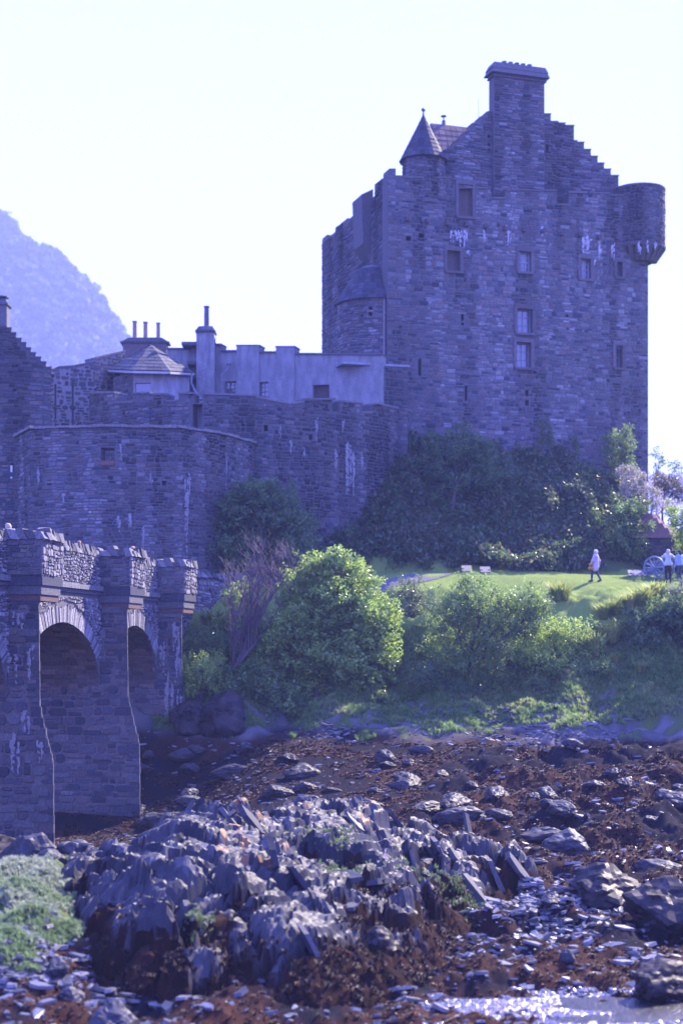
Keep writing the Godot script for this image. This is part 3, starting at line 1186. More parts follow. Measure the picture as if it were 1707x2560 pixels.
	stonework(gp, g, func(u, v): return within(gcols, gh, u, v), [gcols[0][0], gcols[18][1], 33.6, 40.2], {"h": [0.12, 0.24], "w": [0.25, 0.85], "proud": 0.045, "pal": RUBBLE, "keep": 60, "tint": streak})
	for i in gcols.size():
		if i != 7 and i > 0:
			coping(gp, g, [gcols[i]], 0.95, 0.05, 0.07, Color(0.21, 0.19, 0.185), "crowstep")
	# the great chimney breast and its cap
	var ch := Wall.new([g.p[0] + inn * 0.32, g.p[1] + inn * 0.32])
	var cu0 := along_of(ch, 1234)
	var cu1 := along_of(ch, 1360)
	var ccol := [[cu0, cu1, 33.0, 33.0, high(193, 93.0), high(193, 93.4)]]
	mb = MB.new()
	wall_body(mb, ch, ccol, 0.75, mortar)
	var chm := obj("chimney", mb.mesh(), M.mortar, t)
	stonework(chm, ch, func(u, v): return within(ccol, [], u, v), [cu0, cu1, 33.4, ccol[0][4]], {"h": [0.11, 0.22], "w": [0.25, 0.75], "proud": 0.04, "pal": RUBBLE, "keep": 50, "tint": streak})
	var cy: float = ccol[0][4]
	mb = MB.new()
	for q in [[0.12, -0.01, 0.30, 0.25], [0.27, 0.20, 0.45, 0.16], [0.20, 0.50, 0.55, -0.1]]:
		var o: float = q[0]
		mb.hexa([ch.on(cu0 - o, cy + q[1], o), ch.on(cu1 + o, cy + q[1], o), ch.on(cu1 + o, cy + q[1], -0.75 - o), ch.on(cu0 - o, cy + q[1], -0.75 - o), ch.on(cu0 - o + q[2] * 0.35, cy + q[1] + q[2] * 0.68, o - 0.1), ch.on(cu1 + o - q[2] * 0.3, cy + q[1] + q[2] * 0.68, o - 0.1), ch.on(cu1 + o - q[2] * 0.3, cy + q[1] + q[2] * 0.68, -0.65 - o), ch.on(cu0 - o + q[2] * 0.35, cy + q[1] + q[2] * 0.68, -0.65 - o)], Color(0.17, 0.155, 0.155))
	obj("chimney_cap", mb.mesh(), M.stone, chm)
	for i in 5:
		mb = MB.new()
		mb.lathe(ch.on(lerpf(cu0, cu1, 0.25 + 0.125 * i), cy + 0.84, -0.38), [Vector2(0.12, 0), Vector2(0.13, 0.2), Vector2(0.16, 0.24), Vector2(0.16, 0.3), Vector2(0.08, 0.3)], 10, Color(0.2, 0.16, 0.14))
		obj("chimney_pot", mb.mesh(), M.stone, chm)
	# the small chimney on the right slope
	mb = MB.new()
	var su := along_of(g, 1398)
	var sy := high(318, 94.6)
	mb.hexa([g.on(su, sy - 3.0, -1.2), g.on(su + 0.9, sy - 3.0, -1.2), g.on(su + 0.9, sy - 3.0, -2.0), g.on(su, sy - 3.0, -2.0), g.on(su, sy, -1.2), g.on(su + 0.9, sy, -1.2), g.on(su + 0.9, sy, -2.0), g.on(su, sy, -2.0)], Color(0.17, 0.155, 0.155))
	mb.hexa([g.on(su - 0.08, sy, -1.12), g.on(su + 0.98, sy, -1.12), g.on(su + 0.98, sy, -2.08), g.on(su - 0.08, sy, -2.08), g.on(su, sy + 0.2, -1.2), g.on(su + 0.9, sy + 0.2, -1.2), g.on(su + 0.9, sy + 0.2, -2.0), g.on(su, sy + 0.2, -2.0)], Color(0.17, 0.155, 0.155))
	mb.lathe(g.on(su + 0.2, sy + 0.2, -1.6), [Vector2(0.11, 0), Vector2(0.1, 0.3), Vector2(0.03, 0.3), Vector2(0.03, 0.42), Vector2(0.17, 0.43), Vector2(0.16, 0.47)], 8, Color(0.34, 0.30, 0.29))
	obj("small_chimney", mb.mesh(), M.stone, t)
	# main roof behind the gable, and the cap house roof whose ridge shows on the left
	var e0 := along_of(g, 1150)
	var e1 := along_of(g, 1520)
	var em := (e0 + e1) / 2.0
	mb = MB.new()
	mb.quad(g.on(e0, 34.9, -0.9), g.on(em, 39.6, -0.9), g.on(em, 39.6, -11.5), g.on(e0, 34.9, -11.5), SLATE[0])
	mb.quad(g.on(em, 39.6, -0.9), g.on(e1, 35.4, -0.9), g.on(e1, 35.4, -11.5), g.on(em, 39.6, -11.5), SLATE[0])
	mb.tri(g.on(e1, 35.4, -11.5), g.on(e0, 34.9, -11.5), g.on(em, 39.6, -11.5), mortar)
	mb.quad(g.on(e0, 34.9, -0.9), g.on(e0, 34.9, -11.5), g.on(e0, 32.9, -11.5), g.on(e0, 32.9, -0.9), mortar)
	mb.quad(g.on(e1, 32.9, -0.9), g.on(e1, 32.9, -11.5), g.on(e1, 35.4, -11.5), g.on(e1, 35.4, -0.9), mortar)
	obj("main_roof", mb.mesh(), M.slate, t)
	mb = MB.new()
	var g2 := Wall.new([g.p[0] - inn * 5.8, g.p[1] - inn * 5.8])
	var h0 := along_of(g2, 1066)
	var h1 := along_of(g2, 1197)
	var ry := high(296, 97.2)
	mb.hexa([g.on(h0, 33.0, -3.4), g.on(h1, 33.0, -3.4), g.on(h1, 33.0, -8.4), g.on(h0, 33.0, -8.4), g.on(h0, 36.3, -3.4), g.on(h1, 36.3, -3.4), g.on(h1, 36.3, -8.4), g.on(h0, 36.3, -8.4)], mortar)
	mb.hexa([g.on(h0, 36.28, -3.2), g.on(h1, 36.28, -3.2), g.on(h1, 36.28, -8.6), g.on(h0, 36.28, -8.6), g.on(h0 + 0.3, ry, -5.8), g.on(h1, ry, -5.8), g.on(h1, ry, -6.0), g.on(h0 + 0.3, ry, -6.0)], Color(0.15, 0.11, 0.10))
	mb.lathe(g.on(along_of(g2, 1110), ry, -5.9), [Vector2(0.14, -0.2), Vector2(0.13, 0.3), Vector2(0.04, 0.3), Vector2(0.04, 0.55), Vector2(0.2, 0.56), Vector2(0.19, 0.62)], 8, Color(0.2, 0.19, 0.2))
	obj("cap_house", mb.mesh(), M.slate, t)
	slates(t.get_node("cap_house"), g.on(h0, 36.3, -3.18), g.on(h1, 36.3, -3.18), g.on(h1, ry, -5.79), g.on(h0 + 0.3, ry, -5.79), 9, 0.42, [Color(0.17, 0.115, 0.10), Color(0.14, 0.10, 0.095)])
	mb = MB.new()
	mb.tube([g.on(along_of(g2, 1184), 38.5, -5.0), g.on(along_of(g2, 1184), 42.0, -5.0)], [0.03, 0.015], 5, Color(0.3, 0.3, 0.32))
	obj("aerial", mb.mesh(), M.iron, t)
	# the left turret with its cone of slates
	var tc := Vector2(wide(1058, 91.9), 91.9)
	var tw := round_wall(tc, 1.26, -170, 170, 22)
	var ty := high(388, 91.0)
	mb = MB.new()
	wall_body(mb, tw, [[0, tw.size, 33.0, 33.0, ty, ty]], 0.4, mortar)
	var tt := obj("turret", mb.mesh(), M.mortar, t)
	stonework(tt, tw, func(u, v): return v < ty, [0, tw.size, 33.2, ty], {"h": [0.14, 0.26], "w": [0.22, 0.5], "proud": 0.04, "pal": RUBBLE, "keep": 20, "tint": streak})
	var apex := Vector3(tc.x, high(286, 91.9), -tc.y)
	for i in 16:
		var a := deg_to_rad(i * 22.5)
		var b := deg_to_rad(i * 22.5 + 22.5)
		var pa := Vector3(tc.x + sin(a) * 1.48, ty - 0.12, -(tc.y - cos(a) * 1.48))
		var pb := Vector3(tc.x + sin(b) * 1.48, ty - 0.12, -(tc.y - cos(b) * 1.48))
		slates(tt, pa, pb, apex + (pb - pa) * 0.02, apex, 10, 0.32, SLATE)
	mb = MB.new()
	mb.lathe(Vector3(tc.x, ty - 0.13, -tc.y), [Vector2(0.0, 0.05), Vector2(1.46, 0.0), Vector2(0.0, apex.y - ty + 0.1)], 16, SLATE[0] * 0.7)
	mb.lathe(apex, [Vector2(0.09, -0.12), Vector2(0.05, 0.1), Vector2(0.04, 0.16), Vector2(0.11, 0.2), Vector2(0.14, 0.28), Vector2(0.10, 0.37), Vector2(0.0, 0.42)], 10, Color(0.16, 0.16, 0.18))
	obj("finial", mb.mesh(), M.lead, tt)
	# the corner turret on corbels
	var bc := Vector2(wide(1595, 95.95), 95.95)
	var bw := round_wall(bc, 1.64, -165, 165, 24)
	var b0 := high(596, 93.4)
	var b1 := high(449, 93.4)
	var bcol := [[0.0, bw.size, b0, b0, b1, b1]]
	mb = MB.new()
	wall_body(mb, bw, bcol, 0.45, mortar * 0.9)
	mb.lathe(Vector3(bc.x, 0, -bc.y), [Vector2(0.8, b0 - 0.95), Vector2(1.0, b0 - 0.85), Vector2(1.08, b0 - 0.8), Vector2(1.08, b0 - 0.6), Vector2(1.35, b0 - 0.5), Vector2(1.35, b0 - 0.25), Vector2(1.72, b0 - 0.1), Vector2(1.72, b0 + 0.06), Vector2(1.4, b0 + 0.1)], 24, Color(0.13, 0.12, 0.123))
	var bt := obj("corner_turret", mb.mesh(), M.mortar, t)
	stonework(bt, bw, func(u, v): return v < b1, [0, bw.size, b0 + 0.1, b1], {"h": [0.14, 0.25], "w": [0.22, 0.55], "proud": 0.035, "pal": DARKER, "keep": 40, "tint": streak})
	for i in 11:
		mb = MB.new()
		var a := deg_to_rad(-78 + i * 16)
		var o := Vector3(sin(a), 0, cos(a))
		var sd := Vector3(o.z, 0, -o.x)
		mb.hexa([Vector3(bc.x, b0 - 0.95, -bc.y) + o * 1.12 - sd * 0.13, Vector3(bc.x, b0 - 0.95, -bc.y) + o * 1.12 + sd * 0.13, Vector3(bc.x, b0 - 0.95, -bc.y) + o * 0.8 + sd * 0.13, Vector3(bc.x, b0 - 0.95, -bc.y) + o * 0.8 - sd * 0.13, Vector3(bc.x, b0 - 0.12, -bc.y) + o * 1.70 - sd * 0.13, Vector3(bc.x, b0 - 0.12, -bc.y) + o * 1.70 + sd * 0.13, Vector3(bc.x, b0 - 0.12, -bc.y) + o * 0.8 + sd * 0.13, Vector3(bc.x, b0 - 0.12, -bc.y) + o * 0.8 - sd * 0.13], Color(0.14, 0.13, 0.128))
		obj("corbel", mb.mesh(), M.stone, bt)
	coping(bt, bw, range(24).map(func(i): return [bw.s[i] + 0.025, bw.s[i + 1] - 0.025, b1, b1, b1, b1]), 0.5, 0.06, 0.1, Color(0.18, 0.165, 0.165))
	runs(bt, bw, [[bw.size * 0.47, b0 + 0.1, 0.22, 0.8], [bw.size * 0.52, b0 + 0.15, 0.2, 1.0], [bw.size * 0.58, b0 + 0.12, 0.2, 0.9]], Color(0.6, 0.58, 0.58), 0.07)
	# the half round stair tower against the left side, under a lean-to cone of slates
	var sc := KEEP_A.lerp(KEEP_C, 2.5 / S)
	var sw := round_wall(sc, 2.2, -162, 22, 18)
	var sh := high(742, 90.3)
	var scol := [[0.0, sw.size, 14.0, 14.0, sh, sh]]
	var slot := [[sw.size * 0.83, sw.size * 0.83 + 0.22, high(790, 90.3), high(767, 90.3)]]
	mb = MB.new()
	wall_body(mb, sw, scol, 0.5, mortar, slot)
	var st := obj("stair_tower", mb.mesh(), M.mortar, t)
	stonework(st, sw, func(u, v): return within(scol, slot, u, v), [0, sw.size, 20.5, sh], {"h": [0.12, 0.22], "w": [0.22, 0.6], "proud": 0.04, "pal": RUBBLE, "keep": 60, "tint": streak})
	var shi := high(668, 91.3)
	for i in 18:
		var a := deg_to_rad(lerpf(-162, 22, i / 18.0))
		var b := deg_to_rad(lerpf(-162, 22, (i + 1) / 18.0))
		var ring := func(ang, r, y): return Vector3(sc.x + sin(ang) * r, y, -(sc.y - cos(ang) * r))
		slates(st, ring.call(a, 2.42, sh - 0.1), ring.call(b, 2.42, sh - 0.1), ring.call(b, 1.15, shi), ring.call(a, 1.15, shi), 10, 0.4, SLATE)
	mb = MB.new()
	mb.lathe(Vector3(sc.x, sh - 0.12, -sc.y), [Vector2(0, 0.03), Vector2(2.4, 0.0), Vector2(1.1, shi - sh + 0.06), Vector2(1.2, shi - sh + 0.12), Vector2(0.5, shi - sh + 0.42), Vector2(0.0, shi - sh + 0.5)], 36, Color(0.15, 0.15, 0.18))
	obj("roof_cap", mb.mesh(), M.lead, st)
	mb = MB.new()
	var dp := left.on(S - 0.25, 0, 0.12)
	mb.tube([Vector3(dp.x, 14, dp.z), Vector3(dp.x, sh, dp.z)], [0.06, 0.06], 8, Color(0.26, 0.24, 0.24))
	obj("downpipe", mb.mesh(), M.iron, t)
	# ledge and spouts along the front
	for i in 13:
		mb = MB.new()
		var u := 1.2 + i * 1.28
		if u > L - 2.2:
			continue
		var y := high(560, 91.5) + r_(-0.04, 0.04)
		mb.hexa([front.on(u - 0.1, y - 0.16, 0.28), front.on(u + 0.1, y - 0.16, 0.28), front.on(u + 0.1, y - 0.16, -0.05), front.on(u - 0.1, y - 0.16, -0.05), front.on(u - 0.1, y + 0.05, 0.34), front.on(u + 0.1, y + 0.05, 0.34), front.on(u + 0.1, y + 0.09, -0.05), front.on(u - 0.1, y + 0.09, -0.05)], Color(0.15, 0.14, 0.145))
		obj("water_spout", mb.mesh(), M.stone, t)
	# the low projection at the foot of the keep, under a strip of lead
	var lp := Wall.new([Vector2(wide(952, 88.3), 88.3), Vector2(wide(1019, 88.9), 88.9)])
	mb = MB.new()
	var ly := high(915, 88.5)
	wall_body(mb, lp, [[0, lp.size, 13, 13, ly, ly]], 2.6, mortar * 0.8)
	var lm := obj("link_wall", mb.mesh(), M.mortar, t)
	stonework(lm, lp, func(u, v): return v < ly, [0, lp.size, 16, ly], {"h": [0.15, 0.28], "w": [0.22, 0.6], "proud": 0.03, "pal": DARKER, "keep": 0, "tint": streak})
	mb = MB.new()
	mb.hexa([lp.on(-2.3, ly, -0.28), lp.on(lp.size + 0.1, ly, 0.1), lp.on(lp.size + 0.1, ly, -2.6), lp.on(-2.3, ly, -2.6), lp.on(-2.3, ly + 0.12, -0.28), lp.on(lp.size + 0.1, ly + 0.12, 0.1), lp.on(lp.size + 0.1, ly + 0.5, -2.6), lp.on(-2.3, ly + 0.5, -2.6)], Color(0.30, 0.31, 0.34))
	obj("lead_roof", mb.mesh(), M.lead, lm)


# ---------------------------------------------------------------- the lower buildings
func wall_at(list: Array) -> Wall:  # list of [X, d]
	var p := []
	for q in list:
		p.append(Vector2(wide(q[0], q[1]), q[1]))
	return Wall.new(p)


func u_at(W: Wall, X: float) -> float:  # u under the picture column X on a wall with corners
	for i in W.t.size():
		var t := (X - 853.5) / F
		var a: Vector2 = W.p[i]
		var e: Vector2 = W.t[i]
		var u := (t * a.y - a.x) / (e.x - t * e.y)
		var l: float = W.s[i + 1] - W.s[i]
		if u >= -0.01 and u <= l + 0.01:
			return W.s[i] + u
	return 0.0 if X < 400 else W.size


func tops(W: Wall, base: float, list: Array) -> Array:
	var a := []
	for q in list:
		var u0 := u_at(W, q[0])
		var u1 := u_at(W, q[1])
		if u1 - u0 < 0.01:
			continue
		a.append([u0, u1, base, base, high(q[2], -W.on(u0, 0).z), high(q[3], -W.on(u1, 0).z)])
	return a


func opening(W: Wall, X0: float, X1: float, Y0: float, Y1: float) -> Array:
	var u0 := u_at(W, X0)
	var u1 := u_at(W, X1)
	var d := -W.on((u0 + u1) / 2.0, 0).z
	return [u0, u1, high(Y1, d), high(Y0, d)]


func chimney(parent: Node3D, X0: float, X1: float, Y0: float, Y1: float, d: float, deep: float, pots: Array, col: Color, capc: Color, m: Material) -> void:
	var x0 := wide(X0, d)
	var x1 := wide(X1, d)
	var y0 := high(Y1, d)
	var y1 := high(Y0, d)
	var mb := MB.new()
	var z := Vector3(0, 0, deep / 2)
	var c := Vector3((x0 + x1) / 2, (y0 + y1) / 2, -d - deep / 2)
	var hx := Vector3((x1 - x0) / 2, 0, 0)
	mb.box(c, hx, Vector3.UP * (y1 - y0) / 2, z, col)
	var o := obj("chimney", mb.mesh(), m, parent)
	mb = MB.new()
	var k := Vector3(c.x, y1, c.z)
	mb.box(k + Vector3.UP * 0.06, hx * 1.12, Vector3.UP * 0.055, z * 1.2, capc)
	var w := hx.x
	mb.hexa([k + Vector3(-w * 1.05, 0.116, z.z * 1.1), k + Vector3(w * 1.05, 0.116, z.z * 1.1), k + Vector3(w * 1.05, 0.116, -z.z * 1.1), k + Vector3(-w * 1.05, 0.116, -z.z * 1.1), k + Vector3(-w * 0.75, 0.40, z.z * 0.6), k + Vector3(w * 0.75, 0.40, z.z * 0.6), k + Vector3(w * 0.75, 0.40, -z.z * 0.6), k + Vector3(-w * 0.75, 0.40, -z.z * 0.6)], capc)
	obj("chimney_cap", mb.mesh(), M.stone, o)
	for q in pots:
		mb = MB.new()
		var r: float = (q[1] - q[0]) / F * d / 2
		var h := high(q[2], d) - y1 - 0.38
		mb.lathe(Vector3(wide((q[0] + q[1]) / 2, d), y1 + 0.38, c.z), [Vector2(r * 1.15, 0), Vector2(r, 0.12), Vector2(r * 0.92, h - 0.1), Vector2(r * 1.15, h - 0.08), Vector2(r * 1.15, h), Vector2(r * 0.7, h), Vector2(r * 0.7, h - 0.4)], 12, q[3])
		obj("chimney_pot", mb.mesh(), M.stone, o)


func build_range() -> void:
	var t := thing("rendered_range", "low battlemented range with pale rendered walls between the keep and the hipped roof house", "house", Vector3(-4, 16, -91))
	var cream := Color(0.27, 0.27, 0.265)
	var W := wall_at([[418, 92.0], [742, 89.6], [957, 88.0]])
	var top := [[418, 478, 873, 874], [478, 492, 866, 866], [492, 537, 860, 860], [537, 554, 863, 863], [554, 592, 879, 879], [592, 650, 866, 866], [650, 690, 882, 882], [690, 738, 869, 869], [738, 955.5, 886, 888]]
	var cols := tops(W, 12.5, top)
	var holes := [opening(W, 562, 595, 953, 988), opening(W, 637, 671, 955, 1002), opening(W, 782, 823, 962, 1003)]
	var mb := MB.new()
	wall_body(mb, W, cols, 0.8, cream, holes)
	obj("wall", mb.mesh(), M.harling, t)
	for e in cols:
		coping(t, W, [e], 0.86, 0.09, 0.09, Color(0.13, 0.125, 0.13))
	for q in [[592, 650, 0.1], [690, 738, 0.1], [492, 537, 0.25]]:
		var u0 := u_at(W, q[0])
		var u1 := u_at(W, q[1])
		mb = MB.new()
		var c0: Array = []
		for e in cols:
			if absf(e[0] - u0) < 0.05:
				c0 = e
		if q[2] < 0.2:
			mb = MB.new()
			var a := W.on(u0 + 0.02, 13.0, 0.09)
			var b := W.on(u1 - 0.02, 13.0, 0.09)
			mb.hexa([a, b, W.on(u1 - 0.02, 13.0, -0.05), W.on(u0 + 0.02, 13.0, -0.05), a + Vector3.UP * (c0[4] - 13.004), b + Vector3.UP * (c0[5] - 13.004), W.on(u1 - 0.02, c0[5] - 0.004, -0.05), W.on(u0 + 0.02, c0[4] - 0.004, -0.05)], cream * 0.97)
			obj("pilaster", mb.mesh(), M.harling, t)
	for q in holes.slice(0, 2):
		window(t, W, q, 0.2, 3, 4, Color(0.16, 0.15, 0.13))
	mb = MB.new()
	var q2: Array = holes[2]
	mb.box(W.on((q2[0] + q2[1]) / 2, (q2[2] + q2[3]) / 2, -0.3), W.along(q2[0]) * (q2[1] - q2[0]) / 2, Vector3.UP * (q2[3] - q2[2]) / 2, W.out(q2[0]) * 0.03, Color(0.07, 0.045, 0.04))
	obj("door", mb.mesh(), M.wood, t)
	for q in [[491, 860], [505, 908], [515, 943]]:
		mb = MB.new()
		var a := at(q[0] - 36, q[1], 90.7)
		mb.hexa([a + Vector3(0, -0.1, 0.2), a + Vector3(1.3, -0.1, 0.2), a + Vector3(1.3, -0.1, -0.9), a + Vector3(0, -0.1, -0.9), a + Vector3(0, 0.1, 0.2), a + Vector3(1.3, 0.1, 0.2), a + Vector3(1.3, 0.22, -0.9), a + Vector3(0, 0.22, -0.9)], Color(0.12, 0.12, 0.13))
		obj("weathering_ledge", mb.mesh(), M.stone, t)
	mb = MB.new()
	mb.tube([at(555, 965 + 40, 90.4), at(555, 935, 90.4), at(572, 922, 90.4), at(572, 910, 90.4)], [0.06, 0.06, 0.06, 0.06], 8, Color(0.2, 0.2, 0.22))
	mb.box(at(572, 905, 90.4), Vector3(0.16, 0, 0), Vector3(0, 0.13, 0), Vector3(0, 0, 0.12), Color(0.2, 0.2, 0.22))
	obj("rain_pipe", mb.mesh(), M.iron, t)
	chimney(t, 491, 536, 830, 1010, 90.3, 1.0, [[509, 522, 761, Color(0.16, 0.15, 0.17)]], cream * 0.95, Color(0.10, 0.10, 0.11), M.harling)
	chimney(t, 308, 417, 858, 935, 93.5, 0.9, [[330, 341, 799, Color(0.36, 0.27, 0.23)], [357, 368, 801, Color(0.36, 0.27, 0.23)], [389, 399, 803, Color(0.36, 0.27, 0.23)]], Color(0.16, 0.135, 0.13), Color(0.09, 0.09, 0.10), M.stone)
	# the flat roof behind the battlements
	mb = MB.new()
	mb.poly_up([Vector2(wide(420, 92), 92.4), Vector2(wide(738, 90), 90.4), Vector2(1.0, 89.2), Vector2(-0.6, 97), Vector2(-10.5, 99)], 23.2, Color(0.12, 0.12, 0.13))
	obj("roof", mb.mesh(), M.lead, t)


func build_hip_house() -> void:
	var t := thing("hipped_roof_house", "small many-sided white house under a hipped slate roof behind the battlements", "house", Vector3(-11, 14, -88))
	var W := wall_at([[284, 88.6], [334, 86.6], [420, 86.4], [474, 88.4], [455, 92.0]])
	var y := high(928, 86.5)
	var hole := [opening(W, 337, 378, 957, 987)]
	var mb := MB.new()
	var third: float = W.s[1]
	wall_body(mb, W, [[third, W.size, 13, 13, y, y]], 0.5, Color(0.37, 0.37, 0.365), hole)
	obj("wall", mb.mesh(), M.harling, t)
	mb = MB.new()
	wall_body(mb, W, [[0.0, third, 13, 13, y, y]], 0.5, Color(0.2, 0.19, 0.19))
	var sm := obj("stone_wall", mb.mesh(), M.mortar, t)
	stonework(sm, W, func(u, v): return v < y and u < third, [0, third, 17.0, y], {"h": [0.14, 0.28], "w": [0.2, 0.5], "proud": 0.035, "pal": RUBBLE, "keep": 20})
	mb = MB.new()
	var q: Array = hole[0]
	for i in 2:
		var w: float = (q[1] - q[0]) / 2
		mb.box(W.on(q[0] + w * (i + 0.5), (q[2] + q[3]) / 2, -0.16), W.along(q[0] + w) * (w / 2 - 0.02), Vector3.UP * (q[3] - q[2] - 0.04) / 2, W.out(q[0] + w) * 0.02, Color(0.03, 0.03, 0.035))
	obj("window", mb.mesh(), M.glass, t)
	var apex := at(377, 862, 89.0)
	var ring := []
	for p in [[272, 922, 88.9], [330, 925, 86.0], [424, 927, 85.8], [484, 931, 88.3], [462, 918, 92.5], [300, 912, 92.5]]:
		ring.append(at(p[0], p[1], p[2]))
	mb = MB.new()
	for i in 6:
		var j := (i + 1) % 6
		slates(t, ring[i], ring[j], apex + (ring[j] - ring[i]) * 0.03, apex, 8, 0.42, SLATE)
		mb.tri(ring[i] - Vector3.UP * 0.04, ring[j] - Vector3.UP * 0.04, apex - Vector3.UP * 0.05, SLATE[1])
	obj("roof", mb.mesh(), M.slate, t)
	mb = MB.new()
	for i in 3:
		mb.bar(ring[i] - Vector3.UP * 0.12, ring[i + 1] - Vector3.UP * 0.12, 0.12, 0.12, Color(0.45, 0.45, 0.45))
	obj("gutter", mb.mesh(), M.iron, t)
	mb = MB.new()
	mb.tube([at(480, 935, 88.0), at(478, 958, 87.5), at(492, 985, 86.0), at(503, 1000, 85.5)], [0.07, 0.07, 0.07, 0.07], 8, Color(0.12, 0.12, 0.14))
	obj("downpipe", mb.mesh(), M.iron, t)


func build_walls() -> void:
	var mortar := Color(0.155, 0.152, 0.155)
	# courtyard wall with merlons, left
	var t := thing("courtyard_wall", "rubble courtyard wall with stepped merlons beside the crowstepped gable", "castle wall", Vector3(-15, 14, -90))
	var W := wall_at([[112, 87.0], [238, 88.6], [312, 90.4]])
	var cols := tops(W, 12.5, [[112, 140, 927, 927], [140, 149, 937, 937], [149, 185, 921, 918], [185, 194, 936, 936], [194, 234, 916, 909], [234, 312, 899, 880]])
	var holes := [opening(W, 137, 142, 960, 1048), opening(W, 180, 186, 945, 1060), opening(W, 224, 236, 1000, 1050)]
	var mb := MB.new()
	wall_body(mb, W, cols, 0.9, Color(0.30, 0.29, 0.28), holes)
	obj("wall", mb.mesh(), M.mortar, t)
	stonework(t, W, func(u, v): return within(cols, holes, u, v), [0, W.size, 17.5, 24.6], {"h": [0.2, 0.36], "w": [0.25, 0.65], "proud": 0.05, "joint": 0.09, "pal": DARKER, "keep": 150})
	for e in cols:
		coping(t, W, [e], 0.95, 0.06, 0.12, Color(0.16, 0.155, 0.16))
	# crowstepped house at the left edge
	t = thing("crowstepped_house", "dark stone house with a crowstepped gable and chimney at the left edge", "house", Vector3(-18, 9, -84))
	W = wall_at([[-420, 81.5], [42, 82.5], [133, 83.4]])
	var st := [[-420, -60, 900, 900], [-60, 0, 815, 815], [0, 17, 818, 818], [17, 29, 822, 822], [29, 41, 834, 834], [41, 54, 848, 848], [54, 66, 859, 859], [66, 78, 872, 872], [78, 90, 884, 884], [90, 103, 895, 895], [103, 116, 907, 907], [116, 129, 920, 920]]
	cols = tops(W, 8.5, st)
	holes = [opening(W, 27, 35, 1158, 1196)]
	mb = MB.new()
	wall_body(mb, W, cols, 1.0, mortar * 0.75, holes)
	obj("gable_wall", mb.mesh(), M.mortar, t)
	stonework(t, W, func(u, v): return within(cols, holes, u, v), [u_at(W, -60), W.size, 9.0, 24.4], {"h": [0.18, 0.34], "w": [0.25, 0.8], "proud": 0.045, "pal": DARKER, "keep": 150, "tint": streak})
	for i in range(2, cols.size()):
		coping(t, W, [cols[i]], 1.05, 0.06, 0.08, Color(0.13, 0.125, 0.13), "crowstep")
	chimney(t, -40, 18, 762, 840, 82.8, 0.9, [], Color(0.17, 0.165, 0.17), Color(0.12, 0.12, 0.13), M.stone)
	mb = MB.new()
	mb.lathe(at(5, 752, 83.2), [Vector2(0.22, -0.1), Vector2(0.2, 0.12), Vector2(0.42, 0.16), Vector2(0.42, 0.22), Vector2(0.0, 0.24)], 10, Color(0.14, 0.14, 0.15))
	obj("chimney_cowl", mb.mesh(), M.iron, t)
	mb = MB.new()
	mb.quad(at(-420, 905, 82), at(-60, 815, 82.6), at(-60, 815, 95), at(-420, 905, 95), SLATE[0])
	mb.quad(at(-60, 815, 82.6), at(133, 935, 86.5), at(160, 935, 96), at(-60, 815, 95), SLATE[0])
	obj("roof", mb.mesh(), M.slate, t)
	# long curtain wall
	t = thing("curtain_wall", "long curved curtain wall with broken battlements below the pale rendered range", "castle wall", Vector3(-6, 10, -84))
	W = wall_at([[226, 85.5], [330, 83.4], [470, 82.0], [640, 82.0], [800, 83.6], [960, 87.0], [1030, 90.5]])
	cols = tops(W, 8.0, [[226, 245, 984, 984], [245, 288, 983, 983], [288, 334, 1008, 1008], [334, 376, 984, 984], [378, 417, 987, 987], [417, 447, 1005, 1004], [447, 487, 985, 986], [487, 508, 1007, 1007], [508, 640, 986, 991], [640, 720, 994, 1011], [720, 760, 1012, 1006], [760, 830, 1000, 1001], [830, 848, 1028, 1028], [848, 905, 1004, 1010], [905, 930, 1033, 1033], [930, 1029, 1012, 1030]])
	holes = [opening(W, 660, 670, 1062, 1078), opening(W, 772, 782, 1085, 1100), opening(W, 482, 506, 1010, 1075)]
	mb = MB.new()
	wall_body(mb, W, cols, 1.0, mortar * 0.9, holes)
	obj("wall", mb.mesh(), M.mortar, t)
	stonework(t, W, func(u, v): return within(cols, holes, u, v), [0, W.size - 0.4, 9.5, 20.6], {"h": [0.14, 0.30], "w": [0.2, 0.6], "proud": 0.035, "pal": RUBBLE.slice(0, 7) + DARKER, "keep": 200, "tint": func(u, v): return 0.85 * streak(u, v)})
	for e in cols:
		if e[1] - e[0] > 0.6:
			coping(t, W, [e], 1.05, 0.06, 0.10, Color(0.2, 0.19, 0.19))
	var list := []
	for q in [[868, 1085, 150, 9], [880, 1110, 120, 10], [838, 1120, 60, 6], [905, 1130, 50, 6], [726, 1095, 40, 4], [700, 1060, 40, 4], [790, 1040, 60, 4], [858, 1040, 50, 5], [760, 1110, 50, 4], [985, 1150, 60, 9]]:
		var u := u_at(W, q[0])
		var d := -W.on(u, 0).z
		list.append([u, high(q[1], d), q[3] / F * d * 1.6, q[2] / F * d])
	runs(t, W, list, Color(0.34, 0.33, 0.34), 0.045)
	# bastion
	t = thing("bastion", "broad many-sided stone bastion with a thin coping and a barred window", "bastion", Vector3(-11, 9, -78))
	W = wall_at([[39, 79.6], [78, 76.6], [250, 75.8], [450, 76.2], [560, 78.6], [640, 82.2]])
	var y := high(1069, 76.2)
	cols = [[0.0, W.size, 8.0, 8.0, y - 0.05, y]]
	var bars := opening(W, 253, 287, 1119, 1163)
	holes = [bars, opening(W, 118, 129, 1200, 1213), opening(W, 406, 417, 1202, 1215), opening(W, 98, 106, 1325, 1345)]
	mb = MB.new()
	wall_body(mb, W, cols, 1.2, mortar * 0.95, holes)
	obj("wall", mb.mesh(), M.mortar, t)
